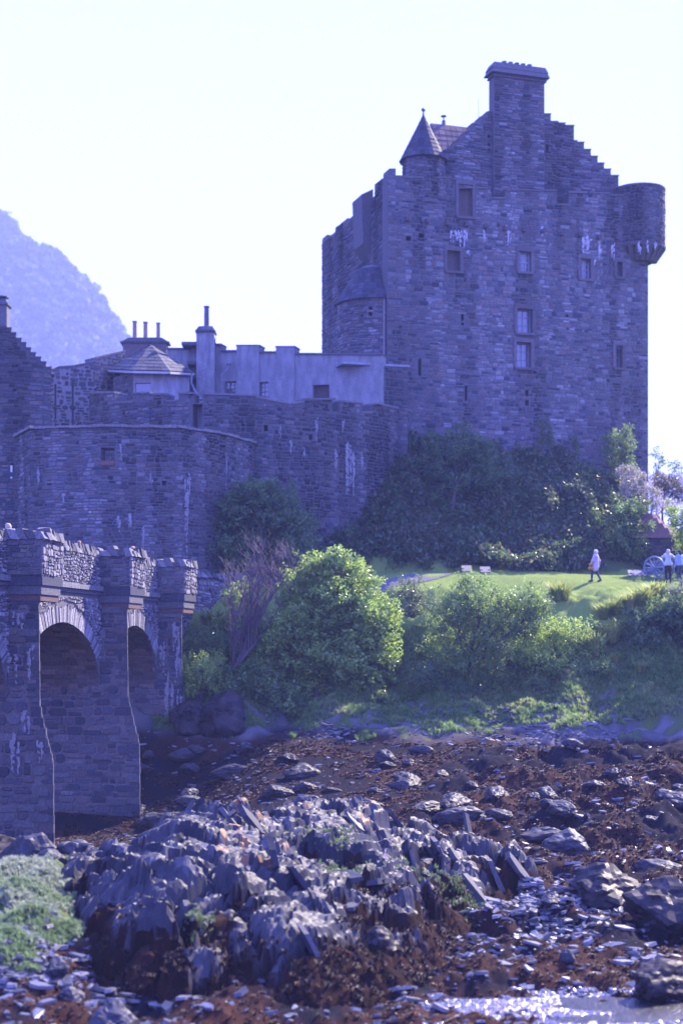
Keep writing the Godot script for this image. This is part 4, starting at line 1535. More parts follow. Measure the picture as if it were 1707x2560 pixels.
	stonework(t, W, func(u, v): return within(cols, holes, u, v), [0, W.size, 8.2, y], {"h": [0.13, 0.27], "w": [0.2, 0.55], "proud": 0.03, "joint": 0.035, "pal": RUBBLE, "keep": 250, "tint": func(u, v): return 0.9 * streak(u * 1.4, v)})
	var n := 30
	for i in n:
		var c0: Array = cols[0]
		coping(t, W, [[W.size * i / n + 0.025, W.size * (i + 1) / n - 0.025, 0, 0, y + r_(-0.05, 0.0), y + r_(-0.05, 0.0)]], 1.3, 0.14, r_(0.10, 0.15), Color(0.24, 0.23, 0.22), "coping_stone")
	mb = MB.new()
	for i in 5:
		var u := lerpf(bars[0], bars[1], (i + 0.5) / 5)
		mb.tube([W.on(u, bars[2], -0.12), W.on(u, bars[3], -0.12)], [0.018, 0.018], 5, Color(0.10, 0.09, 0.09))
	for i in 3:
		var v := lerpf(bars[2], bars[3], (i + 0.5) / 3)
		mb.tube([W.on(bars[0], v, -0.13), W.on(bars[1], v, -0.13)], [0.016, 0.016], 5, Color(0.10, 0.09, 0.09))
	obj("window_bars", mb.mesh(), M.iron, t)
	mb = MB.new()
	mb.hexa([W.on(bars[0], bars[2], 0.1), W.on(bars[1], bars[2], 0.1), W.on(bars[1], bars[2], -0.6), W.on(bars[0], bars[2], -0.6), W.on(bars[0], bars[2] + 0.2, 0.1), W.on(bars[1], bars[2] + 0.2, 0.1), W.on(bars[1], bars[2] + 0.3, -0.6), W.on(bars[0], bars[2] + 0.3, -0.6)], Color(0.24, 0.13, 0.09))
	obj("window_sill", mb.mesh(), M.stone, t)
	list = []
	for q in [[467, 1185, 225, 9], [472, 1175, 60, 8], [160, 1230, 30, 8], [100, 1160, 60, 5], [357, 1300, 80, 4], [298, 1290, 40, 8], [325, 1275, 40, 8], [378, 1180, 40, 4], [565, 1130, 60, 5], [300, 1110, 40, 6]]:
		var u := u_at(W, q[0])
		var d := -W.on(u, 0).z
		list.append([u, high(q[1], d), q[3] / F * d * 1.5, q[2] / F * d])
	runs(t, W, list, Color(0.34, 0.33, 0.34), 0.04)


# ---------------------------------------------------------------- the bridge
const TURN := 10.0
var BO := Vector2(-11.50, 51.73)


func br(u: float, v: float) -> Vector2:  # u along the bridge away from the camera, v out to its right
	var a := deg_to_rad(TURN)
	return BO + Vector2(sin(a), cos(a)) * u + Vector2(cos(a), -sin(a)) * v


func b3(u: float, v: float, y: float) -> Vector3:
	var q := br(u, v)
	return Vector3(q.x, y, -q.y)


func bbox(mb: MB, u0: float, u1: float, v0: float, v1: float, y0: float, y1: float, col: Color) -> void:
	mb.hexa([b3(u0, v0, y0), b3(u0, v1, y0), b3(u1, v1, y0), b3(u1, v0, y0), b3(u0, v0, y1), b3(u0, v1, y1), b3(u1, v1, y1), b3(u1, v0, y1)], col)


func coping_row(parent: Node3D, a: Vector2, b: Vector2, y: float) -> void:  # leaning rough stones set on edge along a parapet
	var l := a.distance_to(b)
	var n := maxi(2, int(l / 0.30))
	var dir := (b - a).normalized()
	for i in n:
		var p := a.lerp(b, (i + 0.5) / n)
		var w := l / n * r_(0.5, 0.72)
		var h := r_(0.15, 0.29)
		var x := Vector3(dir.x, 0, -dir.y)
		var z := Vector3.UP.cross(x) * -1.0
		z = x.cross(Vector3.UP)
		var up := (Vector3.UP + x * r_(-0.7, -0.35)).normalized()
		var u := obj("coping_stone", cope_mesh(i % 4), M.stone, parent)
		u.transform = Transform3D(Basis(x * w, up * h, z * r_(0.27, 0.33)), Vector3(p.x, y + h * 0.8, -p.y) - parent.position * float(not parent is MeshInstance3D))


func cope_mesh(i: int) -> Mesh:
	var key := "cope%d" % i
	if not units.has(key):
		var keep := rng.state
		rng.seed = 300 + i
		var mb := MB.new()
		var p := []
		for q in [[-1, -1, 1], [1, -1, 1], [1, -1, -1], [-1, -1, -1], [-0.8, 0.75, 0.8], [0.75, 0.75, 0.8], [0.75, 0.75, -0.8], [-0.8, 0.75, -0.8]]:
			p.append(Vector3(q[0], q[1], q[2]) * r_(0.8, 1.05) + Vector3(r_(-0.12, 0.12), r_(-0.1, 0.2), r_(-0.1, 0.1)))
		mb.hexa(p, WASHED[i] * 0.8)
		rng.state = keep
		units[key] = mb.mesh()
	return units[key]


func build_bridge() -> void:
	var t := thing("stone_bridge", "old stone arch bridge with refuge bays over each pier, leading to the castle", "bridge", Vector3(br(8, -2).x, 0, -br(8, -2).y))
	var mortar := Color(0.20, 0.187, 0.19)
	var deck := 8.85
	var piers := [[-9.4, 1.6, -2.0], [0.0, 1.6, -2.0], [9.65, 1.6, -2.2], [17.57, 1.6, 0.0]]
	var thin := 0.9  # the shaft narrows back to this where it meets the arches
	var streaky := func(u, v): return 1.0 + 0.3 * fine.get_noise_2d(u * 9.0, v * 3.0)
	for k in piers.size():
		var u0: float = piers[k][0]
		var u1: float = u0 + piers[k][1]
		var foot: float = piers[k][2]
		# near outline of the right edge: [height, v]
		var edge := [[foot, 1.70], [2.1, 1.66], [3.0, 1.42], [4.0, 1.18], [7.62, 1.14]]
		var vr := func(y: float) -> float:
			for i in edge.size() - 1:
				if y <= edge[i + 1][0]:
					return lerpf(edge[i][1], edge[i + 1][1], (y - edge[i][0]) / (edge[i + 1][0] - edge[i][0]))
			return edge[edge.size() - 1][1]
		var mb := MB.new()
		for i in edge.size() - 1:
			var y0: float = edge[i][0]
			var y1: float = edge[i + 1][0]
			var v0: float = edge[i][1]
			var v1: float = edge[i + 1][1]
			var lo := [b3(u0, -4.5 - v0, y0), b3(u0, v0, y0), b3(u0 + 0.03, v0, y0), b3(u0 + thin, 0.0, y0), b3(u0 + thin, -4.5, y0), b3(u0 + 0.10, -4.5 - v0, y0)]
			var up := [b3(u0, -4.5 - v1, y1), b3(u0, v1, y1), b3(u0 + 0.03, v1, y1), b3(u0 + thin, 0.0, y1), b3(u0 + thin, -4.5, y1), b3(u0 + 0.10, -4.5 - v1, y1)]
			for q in 6:
				mb.quad(lo[q], lo[(q + 1) % 6], up[(q + 1) % 6], up[q], mortar)
				if q > 0 and q < 5 and i == edge.size() - 2:
					mb.tri(up[0], up[q], up[q + 1], mortar)
		var p := obj("pier", mb.mesh(), M.mortar, t)
		# stones on the face towards us
		var face := Wall.new([br(u0 - 0.002, -5.6), br(u0 - 0.002, 2.1)])
		if k > 0:
			stonework(p, face, func(u, v): return u - 5.6 < vr.call(v) - 0.01 and u - 5.6 > -4.6 and not (k == 3 and v < 2.2 and false), [1.0, 7.7, maxf(foot, -1.7), 7.60], {"h": [0.20, 0.46], "w": [0.26, 0.85], "proud": 0.05, "joint": 0.05, "pal": BRIDGE, "keep": 150, "tint": streaky})
			var y := maxf(foot, -1.7)
			while y < 7.5:  # long and short stones up the outer corner
				var h := r_(0.2, 0.42)
				var e: float = vr.call(y + h / 2)
				var q2 := MB.new()
				bbox(q2, u0 - r_(0.03, 0.06), u0 + r_(-0.01, 0.06), e - r_(0.25, 0.6), e + r_(-0.004, 0.014), y + 0.02, minf(y + h - 0.02, 7.6), BRIDGE[rng.randi() % 7] * r_(0.7, 1.05))
				obj("quoin", q2.mesh(), M.stone, p)
				y += h
		# corbelled refuge above: three swelling courses, then the bay's parapet
		mb = MB.new()
		for q in [[7.62, 7.84, 1.22, Color(0.15, 0.105, 0.095)], [7.843, 8.16, 1.27, BRIDGE[0]], [8.163, 8.5, 1.33, BRIDGE[5]]]:
			bbox(mb, u0 - (q[2] - 1.16), u1 + (q[2] - 1.16), -4.5 - q[2], q[2], q[0], q[1], q[3])
		obj("corbel_course", mb.mesh(), M.stone, p)
		mb = MB.new()
		bbox(mb, u0 - 0.2, u1 + 0.2, 1.0, 1.33, 8.503, 9.72, mortar)
		bbox(mb, u0 - 0.2, u0 + 0.15, -0.3, 0.997, 8.503, 9.72, mortar)
		bbox(mb, u1 - 0.15, u1 + 0.2, -0.3, 0.997, 8.503, 9.72, mortar)
		var bay := obj("refuge_parapet", mb.mesh(), M.mortar, t)
		var bf := Wall.new([br(u0 - 0.2, -0.3), br(u0 - 0.2, 1.33)])
		stonework(bay, bf, func(u, v): return true, [0, 1.63, 8.52, 9.72], {"h": [0.14, 0.3], "w": [0.25, 0.6], "proud": 0.04, "joint": 0.04, "pal": BRIDGE, "keep": 30})
		var bs := Wall.new([br(u0 - 0.2, 1.33), br(u1 + 0.2, 1.33)])
		stonework(bay, bs, func(u, v): return true, [0, 2.0, 8.52, 9.72], {"h": [0.14, 0.3], "w": [0.12, 0.34], "proud": 0.05, "joint": 0.03, "pal": WASHED, "keep": 16})
		coping_row(bay, br(u0 - 0.03, -0.2), br(u0 - 0.03, 1.4), 9.72)
		coping_row(bay, br(u0, 1.2), br(u1, 1.2), 9.72)
		if k == 3 or k == 1:
			var lime := []
			var ff := Wall.new([br(u0 - 0.003, 0.0), br(u0 - 0.003, 2.1)])
			for q in ([[0.9, 7.5, 0.30, 2.2], [0.25, 6.4, 0.22, 1.9], [1.0, 6.0, 0.2, 1.4], [0.5, 5.0, 0.25, 2.6], [0.7, 4.4, 0.2, 1.4], [1.05, 4.2, 0.2, 1.6]] if k == 3 else [[0.4, 7.3, 0.35, 0.7], [0.9, 6.2, 0.25, 1.2], [0.2, 5.9, 0.3, 1.0], [0.7, 3.9, 0.25, 1.2], [0.3, 3.2, 0.3, 1.5], [1.2, 2.9, 0.2, 0.9]]):
				lime.append(q)
			runs(p, ff, lime, Color(0.36, 0.35, 0.36), 0.06)
	# arches, spandrels, parapets
	for k in 3:
		var u0: float = piers[k][0] + thin
		var u1: float = piers[k + 1][0]
		var spring := 4.15
		var crown := 6.98
		var n := 26
		var arch := func(u: float) -> float:
			var f: float = clampf((u - u0) / (u1 - u0) * 2.0 - 1.0, -1.0, 1.0)
			return spring + (crown - spring) * pow(maxf(0.0, 1.0 - pow(absf(f), 1.9)), 0.5)
		var W := Wall.new([br(u0, 0.0), br(u1, 0.0)])
		var cols := []
		for i in n:
			var a := (u1 - u0) * (0.5 - 0.5 * cos(PI * i / n))
			var b := (u1 - u0) * (0.5 - 0.5 * cos(PI * (i + 1) / n))
			cols.append([a, b, arch.call(u0 + a), arch.call(u0 + b), 8.3, 8.3])
		var mb := MB.new()
		wall_body(mb, W, cols, 4.5, mortar * 0.8)
		var sp := obj("arch", mb.mesh(), M.mortar, t)
		# voussoirs: thin slabs set on edge round the arch
		var m := 100
		for i in m:
			var a := (u1 - u0) * (0.5 - 0.5 * cos(PI * (i + 0.06) / m))
			var b := (u1 - u0) * (0.5 - 0.5 * cos(PI * (i + 0.94) / m))
			var ya: float = arch.call(u0 + a)
			var yb: float = arch.call(u0 + b)
			var mid := Vector2((u1 - u0) / 2, spring - 0.8)
			var da := (Vector2(a, ya) - mid).normalized() * r_(0.5, 0.72)
			var db := (Vector2(b, yb) - mid).normalized() * r_(0.5, 0.72)
			if a + da.x < 0.0 or b + db.x > u1 - u0:
				continue
			var pr := r_(0.03, 0.08)
			mb = MB.new()
			mb.hexa([W.on(a, ya, pr), W.on(b, yb, pr), W.on(b, yb, -0.02), W.on(a, ya, -0.02), W.on(a + da.x, ya + da.y, pr), W.on(b + db.x, yb + db.y, pr), W.on(b + db.x, yb + db.y, -0.02), W.on(a + da.x, ya + da.y, -0.02)], WASHED[rng.randi() % 5] * r_(0.8, 1.2))
			obj("voussoir", mb.mesh(), M.stone, sp)
		var solid := func(u, v): return v > arch.call(u0 + u) + 0.75 and v < 8.0 and u > 0.0 and u < u1 - u0
		stonework(sp, W, solid, [0, u1 - u0, 4.2, 8.0], {"h": [0.08, 0.2], "w": [0.08, 0.26], "proud": 0.06, "joint": 0.025, "pal": WASHED, "keep": 60})
		# rough brown stones that line the soffit
		mb = MB.new()
		for i in 44:
			var a := (u1 - u0) * (0.5 - 0.5 * cos(PI * (i + 0.05) / 44.0))
			var b := (u1 - u0) * (0.5 - 0.5 * cos(PI * (i + 0.95) / 44.0))
			var v := -4.45
			while v < -0.1:
				var l := minf(r_(0.3, 0.8), -0.04 - v)
				var dn := r_(0.01, 0.06)
				var ya: float = arch.call(u0 + a)
				var yb: float = arch.call(u0 + b)
				var slope := Vector2(b - a, yb - ya).normalized()
				var q := Vector2(slope.y, -slope.x) * dn
				mb.hexa([b3(u0 + a + q.x, v, ya + q.y), b3(u0 + a + q.x, v + l - 0.03, ya + q.y), b3(u0 + b + q.x, v + l - 0.03, yb + q.y), b3(u0 + b + q.x, v, yb + q.y), b3(u0 + a, v, ya + 0.02), b3(u0 + a, v + l - 0.03, ya + 0.02), b3(u0 + b, v + l - 0.03, yb + 0.02), b3(u0 + b, v, yb + 0.02)], [Color(0.17, 0.13, 0.115), Color(0.12, 0.10, 0.095), Color(0.21, 0.165, 0.14), Color(0.145, 0.125, 0.12)][rng.randi() % 4] * r_(0.75, 1.25))
				v += l
		kind(obj("soffit_stones", mb.mesh(), M.stone, sp), "stuff")
		mb = MB.new()
		var ns := 9
		for i in ns:
			bbox(mb, lerpf(u0, u1, float(i) / ns) + 0.012, lerpf(u0, u1, (i + 1.0) / ns) - 0.012, -0.1, 0.20, 8.303, 8.5 + r_(-0.015, 0.015), BRIDGE[4] * r_(1.0, 1.25))
		bbox(mb, u0, u1, -0.1, 0.09, 8.14, 8.30, BRIDGE[0])
		obj("string_course", mb.mesh(), M.stone, sp)
		mb = MB.new()
		bbox(mb, u0 + 0.9, u1 - 0.2, -0.4, 0.02, 8.503, 9.72, mortar)
		var pp := obj("parapet", mb.mesh(), M.mortar, t)
		var pw := Wall.new([br(u0 + 0.9, 0.02), br(u1 - 0.2, 0.02)])
		stonework(pp, pw, func(u, v): return true, [0, pw.size, 8.53, 9.72], {"h": [0.07, 0.17], "w": [0.07, 0.24], "proud": 0.06, "joint": 0.025, "pal": WASHED, "keep": 50})
		coping_row(pp, br(u0 + 0.7, -0.19), br(u1, -0.19), 9.72)
		mb = MB.new()
		bbox(mb, u0 - 0.2, u1 + 0.2, -4.9, -4.5, 8.503, 9.72, mortar)
		obj("far_parapet", mb.mesh(), M.mortar, t)
	# deck
	var mb := MB.new()
	bbox(mb, -9.0, 27.0, -4.48, -0.42, 8.35, deck, Color(0.2, 0.19, 0.19))
	for k in piers.size():
		bbox(mb, piers[k][0] + 0.16, piers[k][0] + 1.44, -0.41, 0.98, 8.51, deck - 0.01, Color(0.2, 0.19, 0.19))
	obj("deck", mb.mesh(), M.mortar, t)
	# the wing wall that opens out on to the island
	var W := Wall.new([br(19.17, 0.0), br(23.0, 0.12), br(24.2, 0.9), Vector2(wide(625, 77.2), 77.2), Vector2(wide(720, 79.5), 79.5)])
	var wc := [[0.0, W.size, 4.0, 4.0, 9.72, 9.25]]
	mb = MB.new()
	wall_body(mb, W, wc, 0.45, mortar)
	var wing := obj("wing_wall", mb.mesh(), M.mortar, t)
	stonework(wing, W, func(u, v): return within(wc, [], u, v), [0, W.size, 5.0, 9.75], {"h": [0.12, 0.26], "w": [0.12, 0.38], "proud": 0.06, "joint": 0.04, "pal": WASHED, "keep": 80})
	for i in 4:
		coping_row(wing, W.p[i] + Vector2(0, 0.18), W.p[i + 1] + Vector2(0, 0.18), 9.72 - 0.47 * (W.s[i] + W.s[i + 1]) / 2 / W.size)
	mb = MB.new()
	for q in [[0.0, 2.2]]:
		mb.hexa([W.on(0.02, 8.303, 0.2), W.on(3.4, 8.303, 0.2), W.on(3.4, 8.303, -0.1), W.on(0.02, 8.303, -0.1), W.on(0.02, 8.5, 0.2), W.on(3.4, 8.5, 0.2), W.on(3.4, 8.5, -0.1), W.on(0.02, 8.5, -0.1)], BRIDGE[4])
	obj("string_course", mb.mesh(), M.stone, wing)


# ---------------------------------------------------------------- people
func nets(mb: MB, bones: Array, cell: float, k: float, col: Color) -> void:  # bones: [a, b, radius at a, radius at b]; one smooth skin round all of them
	var lo := Vector3.ONE * 1e9
	var hi := -lo
	for b in bones:
		for e in [[b[0], b[2]], [b[1], b[3]]]:
			lo = lo.min(e[0] - Vector3.ONE * (e[1] + 2.0 * cell))
			hi = hi.max(e[0] + Vector3.ONE * (e[1] + 2.0 * cell))
	var nx := int((hi.x - lo.x) / cell) + 2
	var ny := int((hi.y - lo.y) / cell) + 2
	var nz := int((hi.z - lo.z) / cell) + 2
	var f := PackedFloat32Array()
	f.resize(nx * ny * nz)
	f.fill(1.0)
	for b in bones:
		var r: float = maxf(b[2], b[3]) + k + 2.0 * cell
		var a0: Vector3 = (b[0].min(b[1]) - Vector3.ONE * r - lo) / cell
		var a1: Vector3 = (b[0].max(b[1]) + Vector3.ONE * r - lo) / cell
		var ab: Vector3 = b[1] - b[0]
		var l2 := maxf(ab.length_squared(), 1e-9)
		for z in range(maxi(0, int(a0.z)), mini(nz, int(a1.z) + 2)):
			for y in range(maxi(0, int(a0.y)), mini(ny, int(a1.y) + 2)):
				for x in range(maxi(0, int(a0.x)), mini(nx, int(a1.x) + 2)):
					var p := lo + Vector3(x, y, z) * cell
					var t := clampf((p - b[0]).dot(ab) / l2, 0.0, 1.0)
					var d: float = (p - b[0] - ab * t).length() - lerpf(b[2], b[3], t)
					var i := (z * ny + y) * nx + x
					var h := maxf(k - absf(f[i] - d), 0.0) / k
					f[i] = minf(f[i], d) - h * h * k * 0.25
	var at_cell := {}
	var sx := 1
	var sy := nx
	var sz := nx * ny
	for z in nz - 1:
		for y in ny - 1:
			for x in nx - 1:
				var i := z * sz + y * sy + x
				var c := [f[i], f[i + 1], f[i + sy], f[i + sy + 1], f[i + sz], f[i + sz + 1], f[i + sz + sy], f[i + sz + sy + 1]]
				var neg := 0
				for q in c:
					if q < 0.0:
						neg += 1
				if neg == 0 or neg == 8:
					continue
				var sum := Vector3.ZERO
				var cnt := 0
				for e in [[0, 1], [2, 3], [4, 5], [6, 7], [0, 2], [1, 3], [4, 6], [5, 7], [0, 4], [1, 5], [2, 6], [3, 7]]:
					var va: float = c[e[0]]
					var vb: float = c[e[1]]
					if (va < 0.0) != (vb < 0.0):
						var t := va / (va - vb)
						var pa := Vector3(e[0] & 1, (e[0] >> 1) & 1, e[0] >> 2)
						var pb := Vector3(e[1] & 1, (e[1] >> 1) & 1, e[1] >> 2)
						sum += pa.lerp(pb, t)
						cnt += 1
				var g := Vector3(c[1] + c[3] + c[5] + c[7] - c[0] - c[2] - c[4] - c[6], c[2] + c[3] + c[6] + c[7] - c[0] - c[1] - c[4] - c[5], c[4] + c[5] + c[6] + c[7] - c[0] - c[1] - c[2] - c[3])
				at_cell[i] = [lo + (Vector3(x, y, z) + sum / cnt) * cell, g.normalized()]
	for i in at_cell.keys():
		for ax in [[sx, sy, sz], [sy, sz, sx], [sz, sx, sy]]:
			var va := f[i]
			var vb := f[i + ax[0]]
			if (va < 0.0) == (vb < 0.0):
				continue
			if not (at_cell.has(i - ax[1]) and at_cell.has(i - ax[2]) and at_cell.has(i - ax[1] - ax[2])):
				continue
			var q := [at_cell[i - ax[1] - ax[2]], at_cell[i - ax[2]], at_cell[i], at_cell[i - ax[1]]]
			if vb < 0.0:
				q.reverse()
			mb.smooth(q[0][0], q[1][0], q[2][0], q[0][1], q[1][1], q[2][1], col, col, col)
			mb.smooth(q[0][0], q[2][0], q[3][0], q[0][1], q[2][1], q[3][1], col, col, col)


# o: coat, coat_hem (share of the height), legs, shoes, hair, hair_long, left / right: [elbow, hand] as (forward, up, out), stride, skin
func person(label: String, where: Vector3, yaw: float, H: float, o: Dictionary, group := "") -> Node3D:
	var t := thing("person", label, "person", where, group)
	var B := Basis(Vector3.UP, yaw)
	var s := H / 1.7
	var J := func(f: float, u: float, r: float) -> Vector3: return where + B * (Vector3(r, u, -f) * s)
	var st: float = o.get("stride", 0.0)
	var skin: Color = o.get("skin", Color(0.50, 0.33, 0.26))
	var hip := 0.86
	var sh := 1.40
	var neck: Vector3 = J.call(0.0, 1.43, 0)
	var head: Vector3 = J.call(0.02, 1.585, 0)
	var la: Array = o.get("left", [[0.02, 1.13, 0.25], [0.10, 0.88, 0.24]])
	var ra: Array = o.get("right", [[0.02, 1.13, 0.25], [0.10, 0.88, 0.24]])
	var knees := [J.call(st * 0.55 + 0.03, 0.47, -0.10), J.call(-st * 0.35 + 0.05, 0.47, 0.10)]
	var ankles := [J.call(st * 0.75, 0.08, -0.11), J.call(-st * 0.95, 0.08 + st * 0.12, 0.11)]
	var toes := [J.call(st * 0.75 + 0.16, 0.035, -0.13), J.call(-st * 0.95 + 0.15, 0.035, 0.13)]
	var hips := [J.call(0, hip, -0.09), J.call(0, hip, 0.09)]
	var sho := [J.call(0, sh, -0.17), J.call(0, sh, 0.17)]
	var elb := [J.call(la[0][0], la[0][1], -la[0][2]), J.call(ra[0][0], ra[0][1], ra[0][2])]
	var hnd := [J.call(la[1][0], la[1][1], -la[1][2]), J.call(ra[1][0], ra[1][1], ra[1][2])]
	var body := []
	body.append([J.call(0, 0.92, 0), J.call(0, 1.12, 0), 0.125 * s, 0.115 * s])
	body.append([J.call(0, 1.12, 0), J.call(0.0, 1.33, 0), 0.115 * s, 0.125 * s])
	body.append([neck, head, 0.055 * s, 0.06 * s])
	body.append([head, J.call(0.0, 1.62, 0), 0.088 * s, 0.092 * s])
	body.append([J.call(0.055, 1.53, 0), J.call(0.05, 1.56, 0), 0.045 * s, 0.05 * s])
	body.append([J.call(0.10, 1.575, 0), J.call(0.12, 1.56, 0), 0.012 * s, 0.016 * s])
	for k in 2:
		var e := -1.0 if k == 0 else 1.0
		body.append([sho[k], elb[k], 0.052 * s, 0.042 * s])
		body.append([elb[k], hnd[k], 0.040 * s, 0.027 * s])
		body.append([J.call(0, 1.36, 0), sho[k], 0.07 * s, 0.055 * s])
		body.append([hips[k], knees[k], 0.085 * s, 0.056 * s])
		body.append([knees[k], ankles[k], 0.054 * s, 0.036 * s])
		body.append([ankles[k], toes[k], 0.036 * s, 0.03 * s])
		body.append([J.call(0.0, 1.575, e * 0.095), J.call(0.0, 1.59, e * 0.10), 0.016 * s, 0.018 * s])
		var fwd: Vector3 = (hnd[k] - elb[k]).normalized()
		var palm: Vector3 = hnd[k] + fwd * 0.07 * s
		body.append([hnd[k], palm, 0.028 * s, 0.032 * s])
	var mb := MB.new()
	nets(mb, body, 0.03 * s, 0.05 * s, skin)
	for k in 2:  # fingers and thumb, slightly curled
		var fwd: Vector3 = (hnd[k] - elb[k]).normalized()
		var palm: Vector3 = hnd[k] + fwd * 0.07 * s
		var acr: Vector3 = fwd.cross(B * Vector3(1, 0, 0)).normalized()
		var inn: Vector3 = acr.cross(fwd).normalized() * (1.0 if k == 0 else -1.0)
		for q in 4:
			var a: Vector3 = palm + acr * (q - 1.5) * 0.018 * s
			var l: float = [0.065, 0.08, 0.075, 0.058][q] * s
			mb.tube([a, a + fwd * l * 0.5, a + fwd * l * 0.85 + inn * l * 0.35], [0.009 * s, 0.0085 * s, 0.006 * s], 5, skin)
		var th: Vector3 = hnd[k] + fwd * 0.03 * s + acr * 0.03 * s
		mb.tube([th, th + (fwd + acr * 0.7).normalized() * 0.04 * s, th + (fwd + acr * 0.3).normalized() * 0.07 * s], [0.011 * s, 0.01 * s, 0.007 * s], 5, skin)
	for e in [-1, 1]:  # eyes and mouth
		mb.lathe(J.call(0.098, 1.592, e * 0.034), [Vector2(0, -0.008), Vector2(0.010, 0.0), Vector2(0, 0.008)], 6, Color(0.05, 0.04, 0.04))
	mb.box(J.call(0.10, 1.525, 0), B * Vector3(0.022, 0, 0), Vector3(0, 0.004, 0), B * Vector3(0, 0, 0.006), Color(0.35, 0.14, 0.12))
	obj("body", mb.mesh(), M.skin, t)
	# trousers, shoes
	mb = MB.new()
	var tr := [[J.call(0, 0.90, 0), J.call(0, 0.98, 0), 0.135 * s, 0.13 * s]]
	for k in 2:
		tr.append([hips[k], knees[k], 0.098 * s, 0.070 * s])
		tr.append([knees[k], ankles[k] + Vector3.UP * 0.02, 0.068 * s, 0.056 * s])
	nets(mb, tr, 0.03 * s, 0.04 * s, o.legs)
	obj("trousers", mb.mesh(), M.cloth, t)
	for k in 2:
		mb = MB.new()
		nets(mb, [[ankles[k] - Vector3.UP * 0.02, toes[k], 0.052 * s, 0.042 * s], [ankles[k] - Vector3.UP * 0.03 * s, J.call(0, 0, 0) * 0.0 + ankles[k] - B * Vector3(0, 0.03, -0.05) * s, 0.045 * s, 0.042 * s]], 0.022 * s, 0.03 * s, o.get("shoes", Color(0.03, 0.03, 0.035)))
		obj("shoe", mb.mesh(), M.cloth, t)
	# coat or shirt with sleeves
	mb = MB.new()
	var hem: float = o.get("coat_hem", 0.53) * 1.7
	var co := [[J.call(0, 1.36, 0), J.call(0, 1.10, 0), 0.145 * s, 0.145 * s], [J.call(0, 1.10, 0), J.call(0.0, maxf(hem + 0.12, 0.8), 0), 0.15 * s, 0.165 * s], [J.call(0, 1.42, 0), J.call(0, 1.45, 0), 0.075 * s, 0.068 * s]]
	for k in 2:
		var e := -1.0 if k == 0 else 1.0
		co.append([J.call(0, 1.37, 0), sho[k], 0.09 * s, 0.075 * s])
		co.append([sho[k], elb[k], 0.072 * s, 0.062 * s])
		co.append([elb[k], elb[k].lerp(hnd[k], o.get("sleeve", 0.92)), 0.060 * s, 0.048 * s])
		co.append([J.call(0.02, 1.0, e * 0.07), J.call(0.02, hem + 0.10, e * 0.09), 0.13 * s, 0.135 * s])
	nets(mb, co, 0.03 * s, 0.06 * s, o.coat)
	obj("coat", mb.mesh(), M.cloth, t)
	# hair
	mb = MB.new()
	var hair := [[J.call(-0.015, 1.63, 0), J.call(-0.03, 1.60, 0), 0.102 * s, 0.104 * s], [J.call(0.03, 1.665, -0.03), J.call(0.03, 1.665, 0.03), 0.065 * s, 0.065 * s]]
	if o.get("hair_long", 0.0) > 0.0:
		hair.append([J.call(-0.06, 1.56, 0), J.call(-0.09, 1.56 - o.hair_long, 0), 0.08 * s, 0.06 * s])
	nets(mb, hair, 0.026 * s, 0.03 * s, o.hair)
	obj("hair", mb.mesh(), M.cloth, t)
	return t


